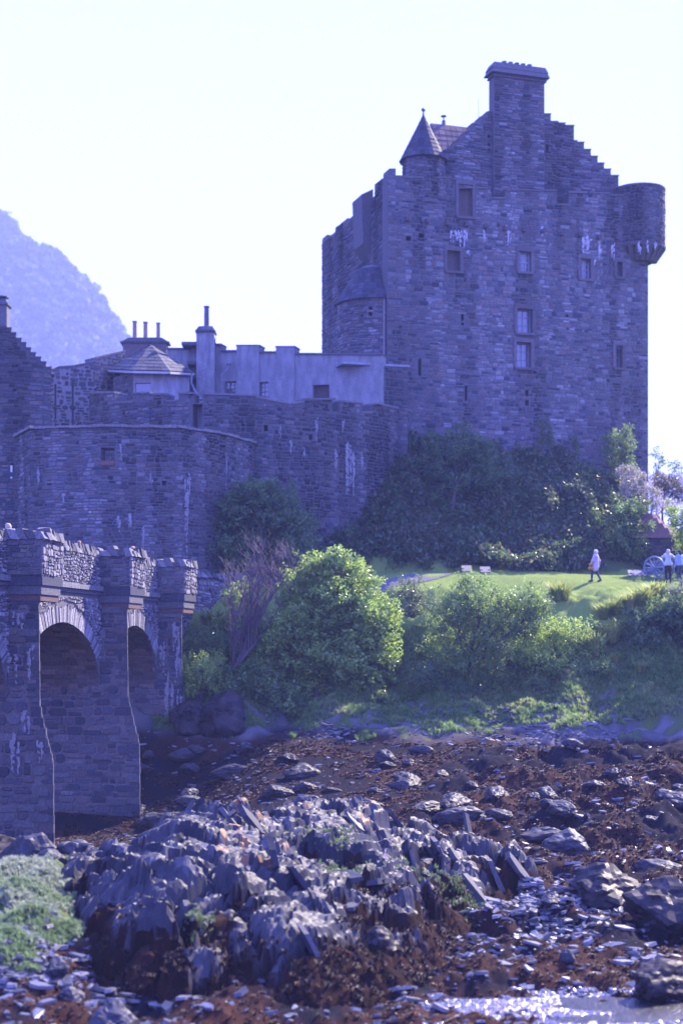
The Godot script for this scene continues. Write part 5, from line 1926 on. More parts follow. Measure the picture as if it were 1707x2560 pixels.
func build_people() -> void:
	var y := ground(16.8 * 79.0 / 100.0, 79.5)
	var w := at(1488, 1433, 79.0)
	w.y = ground(w.x, 79.0)
	var p := person("white-haired walker in a long lilac coat with an orange bag, striding over the lawn", w, deg_to_rad(58), 1.66, {"coat": Color(0.62, 0.52, 0.62), "coat_hem": 0.34, "legs": Color(0.03, 0.05, 0.13), "hair": Color(0.80, 0.78, 0.76), "stride": 0.24, "left": [[0.08, 1.12, 0.24], [0.2, 0.9, 0.24]], "right": [[-0.12, 1.13, 0.24], [-0.08, 0.88, 0.27]]})
	var mb := MB.new()
	var B := Basis(Vector3.UP, deg_to_rad(58))
	var c := w + B * Vector3(-0.26, 0.80, -0.16)
	nets(mb, [[c + Vector3(0, 0.1, 0) + B * Vector3(0, 0, 0.08), c + Vector3(0, 0.1, 0) - B * Vector3(0, 0, 0.08), 0.06, 0.06], [c - Vector3(0, 0.1, 0) + B * Vector3(0, 0, 0.1), c - Vector3(0, 0.1, 0) - B * Vector3(0, 0, 0.1), 0.075, 0.075]], 0.03, 0.05, Color(0.55, 0.25, 0.05))
	var bag := obj("shoulder_bag", mb.mesh(), M.cloth, null)
	tag(bag, "orange shoulder bag at the hip of the walker in the lilac coat", "bag")
	mb = MB.new()
	mb.tube([c + Vector3(0, 0.14, 0), w + B * Vector3(-0.20, 1.2, -0.12), w + B * Vector3(-0.1, 1.43, 0.0), w + B * Vector3(-0.18, 1.15, 0.12), c + Vector3(0, 0.14, 0) + B * Vector3(0, 0, 0.08)], [0.012, 0.012, 0.012, 0.012, 0.012], 5, Color(0.4, 0.18, 0.05))
	obj("strap", mb.mesh(), M.cloth, bag)
	w = at(1669, 1462, 78.0)
	w.y = ground(w.x, 78.0)
	person("light-haired visitor in a pale top and black trousers, both arms raised to take a picture", w, deg_to_rad(-8), 1.74, {"coat": Color(0.62, 0.64, 0.66), "coat_hem": 0.52, "legs": Color(0.012, 0.012, 0.016), "hair": Color(0.62, 0.52, 0.42), "hair_long": 0.2, "left": [[0.14, 1.32, 0.30], [0.24, 1.54, 0.09]], "right": [[0.14, 1.32, 0.30], [0.24, 1.54, 0.09]]})
	w = at(1697, 1445, 79.6)
	w.y = ground(w.x, 79.6)
	person("dark-haired visitor in a light blue top beside the field gun", w, deg_to_rad(35), 1.62, {"coat": Color(0.34, 0.46, 0.66), "coat_hem": 0.50, "legs": Color(0.06, 0.07, 0.12), "hair": Color(0.03, 0.03, 0.045), "hair_long": 0.1})
	# on the bridge, mostly behind the parapet
	var deck := 8.85
	var spots := [[5.0, -2.05, 1.86, 40.0, "light-haired person in a dark blue jacket standing tallest on the bridge", Color(0.03, 0.05, 0.16), Color(0.50, 0.38, 0.26)], [7.6, -0.95, 1.60, 20.0, "brown-haired person on the bridge, only the crown of the head over the coping", Color(0.10, 0.10, 0.12), Color(0.16, 0.08, 0.05)], [9.75, -0.95, 1.52, 10.0, "auburn-haired person on the bridge just before the second pier", Color(0.3, 0.28, 0.3), Color(0.30, 0.16, 0.09)], [16.2, -0.75, 1.72, -30.0, "fair-haired person in a pale shirt leaning at the parapet past the second pier", Color(0.55, 0.57, 0.62), Color(0.50, 0.27, 0.16)]]
	for q in spots:
		var v := b3(q[0], q[1], deck)
		person(q[4], v, deg_to_rad(q[3]), q[2], {"coat": q[5], "legs": Color(0.05, 0.05, 0.08), "hair": q[6], "hair_long": 0.08}, "people on the bridge")


# ---------------------------------------------------------------- things on the lawn
func build_lawn_things() -> void:
	# field gun
	var c := at(1646, 1434, 80.5)
	c.y = ground(c.x, 80.5)
	var t := thing("field_gun", "old blue-grey field gun on two spoked wheels at the edge of the lawn", "cannon", c)
	var ax := Vector3(0.80, 0, 0.60)
	var out := Vector3(0.6, 0, -0.80)
	var R := 0.62
	var blue := Color(0.20, 0.26, 0.36)
	for s in [-1, 1]:
		var hub: Vector3 = c + Vector3(0, R, 0) + out * s * 0.62
		var mb := MB.new()
		var ring := []
		var rr := []
		for i in 29:
			var a := TAU * i / 28
			ring.append(hub + ax * cos(a) * (R - 0.05) + Vector3.UP * sin(a) * (R - 0.05))
			rr.append(0.052)
		mb.tube(ring, rr, 6, blue, false)
		var wh := obj("wheel", mb.mesh(), M.iron, t)
		for i in 12:
			var a := TAU * i / 12
			var m2 := MB.new()
			m2.tube([hub + (ax * cos(a) + Vector3.UP * sin(a)) * 0.08, hub + (ax * cos(a) + Vector3.UP * sin(a)) * (R - 0.06)], [0.034, 0.026], 6, blue * 1.1)
			obj("spoke", m2.mesh(), M.iron, wh)
		var m3 := MB.new()
		m3.tube([hub - out * 0.14, hub + out * 0.14], [0.10, 0.08], 10, blue * 0.8)
		obj("hub", m3.mesh(), M.iron, wh)
	var mb := MB.new()
	mb.tube([c + Vector3(0, R, 0) - out * 0.6, c + Vector3(0, R, 0) + out * 0.6], [0.05, 0.05], 8, blue)
	obj("axle", mb.mesh(), M.iron, t)
	mb = MB.new()
	mb.tube([c + Vector3(0, 0.80, 0) - ax * 0.75, c + Vector3(0, 0.82, 0) - ax * 0.6, c + Vector3(0, 0.86, 0), c + Vector3(0, 0.95, 0) + ax * 1.1, c + Vector3(0, 0.96, 0) + ax * 1.16], [0.05, 0.17, 0.16, 0.11, 0.14], 14, Color(0.05, 0.055, 0.065))
	obj("barrel", mb.mesh(), M.iron, t)
	for s in [-1, 1]:
		mb = MB.new()
		mb.bar(c + Vector3(0, 0.74, 0) + ax * 0.3 + out * s * 0.2, c + Vector3(0, 0.1, 0) - ax * 1.7 + out * s * 0.12, 0.09, 0.22, blue)
		obj("carriage_cheek", mb.mesh(), M.iron, t)
	# information boards on little grass mounds
	for q in [[1166, 1421, 80.8, "sloping pale information board on a grass mound, left of a matching pair", 0.55], [1212, 1421, 81.2, "sloping pale information board, right one of the pair by the shaded lawn", 0.55], [1592, 1427, 80.2, "wide pinkish information board on a grass mound beside the field gun", 1.0]]:
		var p := at(q[0], q[1], q[2])
		p.y = ground(p.x, q[2])
		var w: float = q[4] * 0.5
		var b := thing("information_board", q[3], "information board", p, "information boards on the lawn")
		mb = MB.new()
		mb.hexa([p + Vector3(-w, 0.12, 0.3), p + Vector3(w, 0.12, 0.3), p + Vector3(w, 0.12, 0.2), p + Vector3(-w, 0.12, 0.2), p + Vector3(-w, 0.17, 0.35), p + Vector3(w, 0.17, 0.35), p + Vector3(w, 0.5, -0.25), p + Vector3(-w, 0.5, -0.25)], Color(0.14, 0.125, 0.13))
		obj("panel", mb.mesh(), M.wood, b)
		for s in [-1, 1]:
			mb = MB.new()
			mb.box(p + Vector3(s * w * 0.75, 0.1, 0.0), Vector3(0.06, 0, 0), Vector3(0, 0.22, 0), Vector3(0, 0, 0.14), Color(0.12, 0.10, 0.09))
			obj("leg", mb.mesh(), M.wood, b)
		mb = MB.new()
		var n := 16
		for i in n:
			var a := TAU * i / n
			var e := TAU * (i + 1) / n
			var pts := []
			for r in [[1.0, -0.1], [0.62, 0.13], [0.3, 0.20]]:
				pts.append([p + Vector3(cos(a) * r[0] * (w + 0.75), r[1], -sin(a) * r[0] * 0.8 - 0.1), p + Vector3(cos(e) * r[0] * (w + 0.75), r[1], -sin(e) * r[0] * 0.8 - 0.1)])
			for r in 2:
				mb.quad(pts[r][0], pts[r][1], pts[r + 1][1], pts[r + 1][0], Color(0.13, 0.20, 0.055))
			mb.tri(pts[2][0], pts[2][1], p + Vector3(0, 0.2, -0.1), Color(0.13, 0.20, 0.055))
		obj("grass_mound", mb.mesh(), M.ground, b)
	# stone hut with a steep slab roof, right
	c = at(1640, 1400, 86.5)
	c.y = 9.6
	t = thing("stone_hut", "small dark stone hut with a reddish stepped slab roof behind the field gun", "hut", c)
	var W := Wall.new([Vector2(c.x - 1.5, 86.2), Vector2(c.x + 0.75, 86.0), Vector2(c.x + 1.6, 88.6)])
	var y1 := high(1345, 86.0)
	var cols := [[0, W.size, 9.3, 9.3, y1, y1]]
	mb = MB.new()
	wall_body(mb, W, cols, 0.5, Color(0.13, 0.12, 0.125))
	obj("wall", mb.mesh(), M.mortar, t)
	stonework(t, W, func(u, v): return v < y1, [0, W.size, 9.6, y1], {"h": [0.16, 0.3], "w": [0.3, 0.6], "proud": 0.04, "pal": DARKER, "keep": 40})
	for i in 5:
		mb = MB.new()
		var k := i * 0.26
		var yy := y1 + i * 0.30
		mb.hexa([Vector3(c.x - 1.6 + k * 0.4, yy, -86.0 - k), Vector3(c.x + 0.95 - k, yy, -85.8 - k), Vector3(c.x + 1.8 - k, yy, -88.8), Vector3(c.x - 1.6 + k * 0.4, yy, -88.8), Vector3(c.x - 1.6 + k * 0.4, yy + 0.297, -86.15 - k), Vector3(c.x + 0.85 - k, yy + 0.297, -85.95 - k), Vector3(c.x + 1.7 - k, yy + 0.297, -88.8), Vector3(c.x - 1.6 + k * 0.4, yy + 0.297, -88.8)], Color(0.22, 0.13, 0.11) * r_(0.85, 1.1))
		obj("roof_course", mb.mesh(), M.stone, t)
	# lamp post behind the bare tree
	c = at(705, 1448, 79.0)
	c.y = ground(c.x, 79.0)
	t = thing("lamp_post", "slim lamp post with a small lantern behind the bare tree", "lamp post", c)
	mb = MB.new()
	mb.tube([c, c + Vector3(0, 0.5, 0), c + Vector3(0, 1.75, 0)], [0.07, 0.045, 0.035], 8, Color(0.10, 0.10, 0.12))
	obj("post", mb.mesh(), M.iron, t)
	mb = MB.new()
	mb.lathe(c + Vector3(0, 1.75, 0), [Vector2(0.05, 0), Vector2(0.11, 0.04), Vector2(0.16, 0.26), Vector2(0.19, 0.28), Vector2(0.06, 0.40), Vector2(0, 0.44)], 8, Color(0.30, 0.30, 0.33))
	obj("lantern", mb.mesh(), M.iron, t)


# ---------------------------------------------------------------- planting
func picked(d: float, list: Array) -> Array:  # lobes from [X, Y, radius in picture units, extra distance]
	var a := []
	for q in list:
		var r: float = q[2] / F * d
		var e: float = q[3] if q.size() > 3 else r_(-0.8, 0.8)
		a.append([at(q[0], q[1], d + e), Vector3(r * r_(0.95, 1.15), r * r_(0.85, 1.0), r * 1.05)])
	return a


func on_ground(X: float, d: float) -> Vector3:
	var x := wide(X, d)
	return Vector3(x, ground(x, d), -d)


func meet(X: float, Y: float) -> Vector3:  # where the ground of the bank is met under a point measured in the photograph
	var d := 66.0
	while d < 82.0:
		var x := wide(X, d)
		var y := ground(x, d)
		if y >= high(Y, d):
			return Vector3(x, y, -d)
		d += 0.1
	return on_ground(X, 76.0)


func build_plants() -> void:
	var broadleaf := leaf_tuft(1, 13, 0.085, 0.24)
	var smallleaf := leaf_tuft(2, 14, 0.058, 0.22)
	var bigleaf := leaf_tuft(3, 11, 0.12, 0.30)
	var bright := [Color(0.27, 0.39, 0.075), Color(0.22, 0.34, 0.07), Color(0.31, 0.41, 0.09), Color(0.18, 0.28, 0.065)]
	var mid := [Color(0.15, 0.235, 0.065), Color(0.19, 0.28, 0.075), Color(0.12, 0.19, 0.055)]
	var dull := [Color(0.10, 0.17, 0.055), Color(0.12, 0.19, 0.06), Color(0.085, 0.145, 0.05)]
	leafy("alder_tree", "large bright-leaved tree standing right of the bare twiggy tree", "tree", on_ground(790, 70.5), picked(71.0, [[840, 1392, 28], [795, 1425, 46], [850, 1430, 46], [755, 1475, 52], [820, 1490, 60], [890, 1480, 60], [780, 1550, 62], [850, 1560, 66], [925, 1540, 62], [735, 1560, 46], [735, 1620, 56], [800, 1635, 66], [870, 1650, 66], [935, 1620, 50], [700, 1680, 54], [760, 1710, 58], [830, 1735, 58], [900, 1720, 56], [945, 1690, 36], [965, 1650, 28], [655, 1650, 38], [690, 1600, 34]]), {"mesh": broadleaf, "cols": bright, "per": 230.0, "size": [0.8, 1.25], "trunk": Vector3(0.3, 2.2, 0), "thick": 0.13})
	leafy("low_thicket", "dark low thicket under the bare tree and left of the bright tree", "bush", on_ground(640, 69.5), picked(69.6, [[600, 1735, 50], [650, 1700, 58], [700, 1745, 55], [640, 1775, 45], [740, 1790, 50], [580, 1690, 35]]), {"mesh": broadleaf, "cols": mid, "per": 120.0, "trunk": Vector3(0, 0.4, 0)})
	leafy("willow_bush", "tall open bush between the small shrub and the grassy bank, trunks showing", "bush", on_ground(1170, 70.5), picked(71.0, [[1178, 1462, 34], [1195, 1510, 60], [1138, 1520, 54], [1250, 1530, 48], [1310, 1505, 50], [1350, 1520, 36], [1150, 1585, 78], [1235, 1590, 68], [1320, 1560, 45], [1110, 1655, 42], [1180, 1665, 66], [1255, 1640, 50]]), {"mesh": smallleaf, "cols": mid + [bright[1]], "per": 190.0, "trunk": Vector3(0, 1.0, 0), "thick": 0.09})
	leafy("bramble_mound", "dark green bramble mound at the left foot of the tall open bush", "bush", on_ground(1060, 70.0), picked(70.2, [[1065, 1690, 44], [1100, 1715, 44], [1145, 1725, 42], [1190, 1730, 36]]), {"mesh": smallleaf, "cols": dull, "per": 170.0, "trunk": Vector3(0, 0.3, 0)})
	leafy("grey_shrub", "small greyish shrub on a bare rock between the two big bushes", "bush", on_ground(1025, 74.0), picked(74.3, [[1025, 1468, 34], [1000, 1510, 38], [1050, 1510, 40], [1015, 1560, 42], [1060, 1560, 36], [1000, 1590, 34]]), {"mesh": smallleaf, "cols": [Color(0.13, 0.18, 0.09), Color(0.11, 0.15, 0.075)], "per": 150.0})
	leafy("light_bush", "low light green bush on top of the grassy bank", "bush", on_ground(1390, 71.6), picked(71.6, [[1335, 1600, 40], [1385, 1582, 44], [1435, 1592, 44], [1390, 1630, 42], [1475, 1625, 38], [1340, 1645, 38], [1430, 1650, 38], [1490, 1660, 30]]), {"mesh": smallleaf, "cols": [Color(0.34, 0.46, 0.10), Color(0.28, 0.40, 0.085)], "per": 190.0, "trunk": Vector3(0, 0.3, 0)})
	leafy("sprig_bush", "thin yellow-green bush in front of the wing wall of the bridge", "bush", on_ground(590, 72.5), picked(72.5, [[580, 1490, 32], [610, 1470, 26], [590, 1535, 32], [640, 1560, 34], [560, 1560, 28], [620, 1610, 36], [690, 1560, 30]]), {"mesh": broadleaf, "cols": bright, "per": 80.0, "trunk": Vector3(0.3, 1.0, 0)})
	leafy("bridge_shrub", "dark shrub in the angle beside the last bridge pier", "bush", on_ground(505, 71.0), picked(71.5, [[490, 1585, 34], [530, 1600, 34], [480, 1620, 30], [560, 1610, 30], [520, 1640, 32]]), {"mesh": smallleaf, "cols": mid, "per": 160.0, "trunk": Vector3(0, 0.4, 0)})
	leafy("fresh_shrub", "bright fresh green shrub at the foot of the last bridge pier", "bush", on_ground(500, 69.5), picked(69.6, [[470, 1660, 26], [505, 1670, 30], [540, 1655, 28], [480, 1705, 32], [530, 1705, 32], [460, 1730, 22]]), {"mesh": smallleaf, "cols": [Color(0.34, 0.46, 0.10), Color(0.28, 0.40, 0.085)], "per": 190.0, "trunk": Vector3(0, 0.3, 0)})
	leafy("round_bush", "big round dark bush growing against the curtain wall", "bush", on_ground(640, 77.8), picked(78.5, [[640, 1240, 52], [600, 1270, 58], [690, 1265, 58], [575, 1320, 62], [650, 1320, 72], [725, 1320, 62], [600, 1375, 60], [680, 1380, 62], [745, 1380, 55]]), {"mesh": broadleaf, "cols": dull, "per": 150.0, "trunk": Vector3(0, 1.0, 0), "thick": 0.12})
	leafy("elder_bush", "tall dark elder bush growing up against the keep's foot", "bush", on_ground(1130, 86.5), picked(88.0, [[1150, 1115, 48], [1190, 1140, 52], [1100, 1150, 55], [1060, 1200, 60], [1150, 1200, 65], [1220, 1200, 55], [1020, 1240, 50], [1110, 1270, 60], [1190, 1270, 55]]), {"mesh": broadleaf, "cols": dull, "per": 130.0, "trunk": Vector3(0.2, 1.6, 0), "thick": 0.1})
	leafy("climbing_shrub", "narrow sunlit shrub climbing the right corner of the keep", "bush", Vector3(wide(1560, 92.0), 17.4, -92.0), picked(92.0, [[1562, 1075, 16, 0.0], [1568, 1105, 20, 0.0], [1560, 1130, 20, 0.0], [1566, 1158, 18, 0.0], [1535, 1100, 26, 0.4], [1530, 1140, 28, 0.4], [1545, 1170, 24, 0.3]]), {"mesh": smallleaf, "cols": mid, "per": 190.0, "trunk": Vector3(0, 0.8, 0)})
	leafy("blossom_shrub", "pale pinkish blossoming shrub below the right corner of the keep", "bush", on_ground(1580, 88.5), picked(88.5, [[1565, 1185, 26], [1590, 1205, 30], [1615, 1235, 30], [1575, 1225, 26], [1640, 1258, 24], [1670, 1265, 22]]), {"mesh": smallleaf, "cols": [Color(0.36, 0.31, 0.33), Color(0.28, 0.27, 0.24), Color(0.20, 0.24, 0.14)], "per": 190.0, "trunk": Vector3(0, 0.5, 0)})
	leafy("hut_shrub", "green shrub with sunlit tips left of the stone hut", "bush", on_ground(1570, 86.5), picked(86.5, [[1550, 1290, 30], [1585, 1275, 28], [1555, 1330, 32], [1600, 1320, 30], [1540, 1370, 34], [1590, 1370, 30]]), {"mesh": broadleaf, "cols": mid, "per": 130.0, "trunk": Vector3(0, 0.5, 0)})
	leafy("brown_bush", "brownish bush on the skyline right of the keep", "bush", Vector3(wide(1655, 97.0), 14.5, -97.0), picked(97.0, [[1640, 1200, 22], [1665, 1205, 26], [1690, 1215, 26], [1650, 1225, 24], [1700, 1240, 28]]), {"mesh": smallleaf, "cols": [Color(0.14, 0.10, 0.06), Color(0.12, 0.13, 0.06)], "per": 200.0, "trunk": Vector3(0, 0.5, 0)})
	leafy("sapling", "thin sapling with sparse leaves against the sky at the keep's right edge", "tree", Vector3(wide(1640, 99.0), 14.5, -99.0), picked(99.0, [[1635, 1130, 14], [1650, 1150, 16], [1640, 1170, 16], [1690, 1165, 18], [1700, 1185, 16]]), {"mesh": broadleaf, "cols": mid, "per": 45.0, "trunk": Vector3(0, 1.5, 0), "thick": 0.04})
	leafy("edge_tree", "leafy light green tree reaching in at the right edge above the field gun", "tree", Vector3(20.6, 8.9, -84.0), [[Vector3(18.9, 13.4, -84.0), Vector3(0.8, 0.7, 0.8)], [Vector3(19.6, 12.3, -84.0), Vector3(1.1, 0.9, 1.0)], [Vector3(19.3, 11.4, -84.2), Vector3(0.7, 0.5, 0.7)], [Vector3(20.6, 13.6, -84.0), Vector3(1.2, 1.0, 1.2)]], {"mesh": broadleaf, "cols": bright, "per": 110.0, "trunk": Vector3(0.2, 2.4, 0), "thick": 0.12})
	leafy("dark_shrubbery", "deep green shrubbery filling the bank at the right edge", "bush", on_ground(1660, 72.5), picked(72.5, [[1600, 1560, 40], [1650, 1535, 42], [1705, 1535, 42], [1620, 1610, 46], [1680, 1590, 55], [1730, 1570, 60], [1590, 1640, 34], [1650, 1655, 42], [1710, 1640, 52], [1760, 1540, 70], [1780, 1620, 60]]), {"mesh": broadleaf, "cols": dull + [mid[2]], "per": 130.0, "trunk": Vector3(0, 0.8, 0)})
	leafy("silver_shrub", "silvery shrub in front of the visitor taking a picture", "bush", on_ground(1690, 73.6), picked(73.6, [[1705, 1462, 16], [1690, 1478, 16], [1672, 1482, 14], [1700, 1495, 22]]), {"mesh": smallleaf, "cols": [Color(0.20, 0.25, 0.16), Color(0.16, 0.21, 0.12)], "per": 190.0, "trunk": Vector3(0, 0.4, 0)})
	for q in [[1075, 1655, 70.4, 26, 0, "low round shrub in the gap right of the large bright tree"], [1290, 1665, 70.2, 28, 0, "low shrub at the right foot of the tall open bush"], [1240, 1715, 69.4, 20, 1, "tiny pale shrub at the edge of the shore grass below the tall open bush"], [1400, 1690, 69.8, 26, 0, "low green shrub hanging over the bank below the light bush"], [1500, 1695, 69.8, 24, 1, "pale scrubby shrub at the right end of the bank"], [950, 1765, 68.8, 22, 1, "little scrubby shrub at the shore below the large bright tree"], [1340, 1725, 69.2, 18, 1, "smallest scrubby shrub on the grassy edge of the shore"]]:
		var b := meet(q[0], q[1])
		var k: float = q[3] / F * q[2]
		leafy("bank_shrub", q[5], "bush", b, [[b + Vector3(0, k * 0.7, 0), Vector3(k, k * 0.8, k)], [b + Vector3(k * 1.1, k * 0.5, 0.1), Vector3(k, k * 0.7, k) * 0.8], [b + Vector3(-k, k * 0.5, -0.2), Vector3(k, k * 0.8, k) * 0.75], [b + Vector3(k * 0.2, k * 1.3, 0), Vector3(k, k, k) * 0.5]], {"mesh": smallleaf, "cols": bright if q[4] == 0 else mid, "per": 210.0, "trunk": Vector3(0, 0.25, 0), "thick": 0.03}, "low shrubs along the bank")
	# sprigs rooted in the wall foot
	for q in [[1355, 1130, 1060, "left", 90.6], [1372, 1128, 1075, "middle", 90.7], [1437, 1140, 1100, "right", 91.2]]:
		var d: float = q[4]
		var b := at(q[0], q[1], d)
		leafy("wall_sprig", "thin %s sprig of the three growing up the keep wall" % q[3], "plant", b, [[at(q[0], (q[1] + q[2]) / 2, d), Vector3(0.18, 0.5, 0.18)], [at(q[0], q[2], d), Vector3(0.14, 0.35, 0.14)]], {"mesh": smallleaf, "cols": dull, "per": 320.0, "thick": 0.02}, "sprigs on the keep wall")
	# ferns and flag leaves
	var fern := frond_tuft(21, 34, 1.0, 0.035, 0.55)
	var flag := frond_tuft(22, 80, 1.0, 0.018, 0.35)
	var spots := [[530, 1568, 72.0, 1.25, 0, "feathery fern beside the wing wall of the bridge"], [1392, 1500, 74.0, 1.3, 1, "spiky yellow-topped tussock alone on the sloping lawn"], [1490, 1640, 71.4, 1.3, 1, "yellow-green flag clump lowest on the bank by the low light bush"], [1520, 1610, 71.8, 1.1, 1, "flag clump just right of the lowest flag clump"], [1465, 1610, 72.0, 0.9, 0, "small fern left of the lowest flag clump"], [1510, 1545, 73.2, 1.0, 1, "flag clump at the upper left end of the bank"], [1545, 1535, 73.2, 1.1, 1, "flag clump in the middle of the upper bank row"], [1580, 1530, 73.0, 1.2, 1, "flag clump against the left side of the dark shrubbery"], [1550, 1590, 72.2, 1.0, 0, "fern in the middle of the bank"], [1605, 1510, 73.4, 1.1, 1, "tall flag clump behind the dark shrubbery's left edge"], [1640, 1490, 73.8, 1.0, 0, "fern in front of the picture taker's legs"], [1540, 1660, 71.0, 0.8, 0, "pale dry fern at the foot of the bank"], [1600, 1680, 70.6, 0.7, 0, "little fern below the dark shrubbery"]]
	for q in spots:
		var p := meet(q[0], q[1])
		var t := thing("fern" if q[4] == 0 else "flag_clump", q[5], "plant", p, "ferns and flags on the bank" if q[0] > 1440 else "")
		var cols: Array = [Color(0.28, 0.34, 0.08), Color(0.36, 0.37, 0.10), Color(0.20, 0.28, 0.07)]
		for i in 4:
			var o := obj("fronds", fern if q[4] == 0 else flag, tinted(cols[i % 3], "blade"), t)
			o.transform = Transform3D(Basis(Vector3.UP, r_(0, TAU)) * Basis.from_scale(Vector3(1.25, 0.85, 1.25) * q[3] * r_(0.85, 1.2)), Vector3(r_(-0.3, 0.3), -0.05, r_(-0.2, 0.2)) * q[3])
	leafy("roadside_tree", "broad tree beyond the right edge whose shadow falls on the shore", "tree", Vector3(20.2, 8.0, -72.5), [[Vector3(19.7, 10.5, -72.5), Vector3(2.2, 1.8, 2.2)], [Vector3(21.7, 11.5, -73.0), Vector3(2.2, 1.9, 2.2)], [Vector3(20.2, 12.2, -72.0), Vector3(2.0, 1.6, 2.0)], [Vector3(20.2, 9.0, -70.5), Vector3(2.0, 1.6, 2.0)]], {"mesh": bigleaf, "cols": mid, "per": 110.0, "trunk": Vector3(0.2, 1.6, 0), "thick": 0.16})
	# the bare tree
	var base := on_ground(565, 70.2)
	base = Vector3(wide(560, 70.2), high(1700, 70.2), -70.2)
	var t := thing("bare_tree", "leafless reddish tree leaning right with a fan of fine twigs", "tree", base)
	var bark := Color(0.12, 0.088, 0.088)
	var tm := MB.new()
	var lm := MB.new()
	var wm := MB.new()
	limb(tm, base - Vector3(0.4, 1.4, 0), base, 0.16, 0.13, 0.05, bark)
	limb(tm, base, at(640, 1600, 70.2), 0.12, 0.08, 0.05, bark)
	obj("trunk", tm.mesh(), M.bark, t)
	for i in 17:
		var a0 := base.lerp(at(640, 1600, 70.2), r_(0.1, 0.9))
		var X := 570.0 + i * 11.0
		var e := at(X, 1395 + absf(X - 660) * 0.5 + r_(-30, 50), 70.2 + r_(-1.2, 1.2))
		var p := limb(lm, a0, e, 0.05, 0.012, 0.09, bark)
		for k in 32:
			var f := p[1 + rng.randi() % 5] as Vector3
			var g := f + Vector3(r_(-0.45, 0.5), r_(0.25, 0.95), r_(-0.4, 0.4))
			limb(wm, f, g, 0.015, 0.006, 0.1, bark * 1.3)
			for m in 2:
				var h := f.lerp(g, r_(0.4, 1.0))
				wm.tube([h, h + Vector3(r_(-0.25, 0.25), r_(0.1, 0.4), r_(-0.2, 0.2))], [0.007, 0.004], 3, bark * 1.4, false)
	obj("limbs", lm.mesh(), M.bark, t)
	obj("twigs", wm.mesh(), M.bark, t)


func tinted(c: Color, like: String) -> Material:
	var key := "%s_%s" % [like, c.to_html(false)]
	if not M.has(key):
		var m: StandardMaterial3D = M[like].duplicate()
		m.albedo_color = c.linear_to_srgb()
		M[key] = m
	return M[key]


func build_cover() -> void:
	# undergrowth on the castle slope
	var tuft := leaf_tuft(5, 14, 0.10, 0.34)
	var places := []
	var tints := []
	while places.size() < 9000:
		var x := r_(-3.0, 21.0)
		var d := r_(81.6, 94.0)
		var y := ground(x, d)
		var clump := broad.get_noise_2d(x * 26.0, d * 26.0)
		if y < 10.25 or (y < 11.0 and clump < -0.1):
			continue
		if x > KEEP_A.x - 0.3 and d > 90.0 + (x - KEEP_A.x) * 0.323 - 0.1:
			continue
		places.append(lean(x, d, Vector3.ONE * r_(0.8, 1.5), 3.0, y, r_(-0.05, 0.45) + maxf(0.0, clump) * 1.6))
		tints.append([Color(0.09, 0.15, 0.05), Color(0.11, 0.17, 0.055), Color(0.13, 0.13, 0.06), Color(0.08, 0.13, 0.05)][rng.randi() % 4] * r_(0.8, 1.25))
	kind(many("undergrowth", tuft, M.leaf, places, tints), "stuff")
	# grass: rough on the bank and shore, cut short on the lawn, thick on the near knoll
	var blades := frond_tuft(31, 12, 1.0, 0.030, 0.5)
	for area in [["bank_grass", 15000, -8.5, 22.0, 64.0, 79.5, 2.6, 7.0, 0.12, 0.38], ["lawn_grass", 6000, -4.0, 21.0, 71.5, 83.0, 6.9, 10.6, 0.03, 0.07], ["knoll_grass", 16000, -10.5, -4.9, 29.4, 39.5, -0.15, 2.0, 0.08, 0.2]]:
		places = []
		tints = []
		var tries := 0
		while places.size() < area[1] and tries < 150000:
			tries += 1
			var x := r_(area[2], area[3])
			var d := r_(area[4], area[5])
			var y := ground(x, d)
			var n := broad.get_noise_2d(x * 30.0, d * 30.0)
			if y < area[6] + n * 0.8 or y > area[7]:
				continue
			if area[0] == "knoll_grass" and crag(x, d) > y:
				continue
			var s := r_(area[8], area[9])
			places.append(lean(x, d, Vector3(s * 1.2, s, s * 1.2), 0.35, y, -0.02))
			tints.append((Color(0.15, 0.25, 0.06).lerp(Color(0.24, 0.30, 0.10), clampf(0.5 + n * 1.6, 0, 1)) if area[0] != "knoll_grass" else Color(0.15, 0.23, 0.09).lerp(Color(0.30, 0.34, 0.22), clampf(0.5 + n * 1.6, 0, 1))) * r_(0.75, 1.25))
		kind(many(area[0], blades, M.blade, places, tints), "stuff")


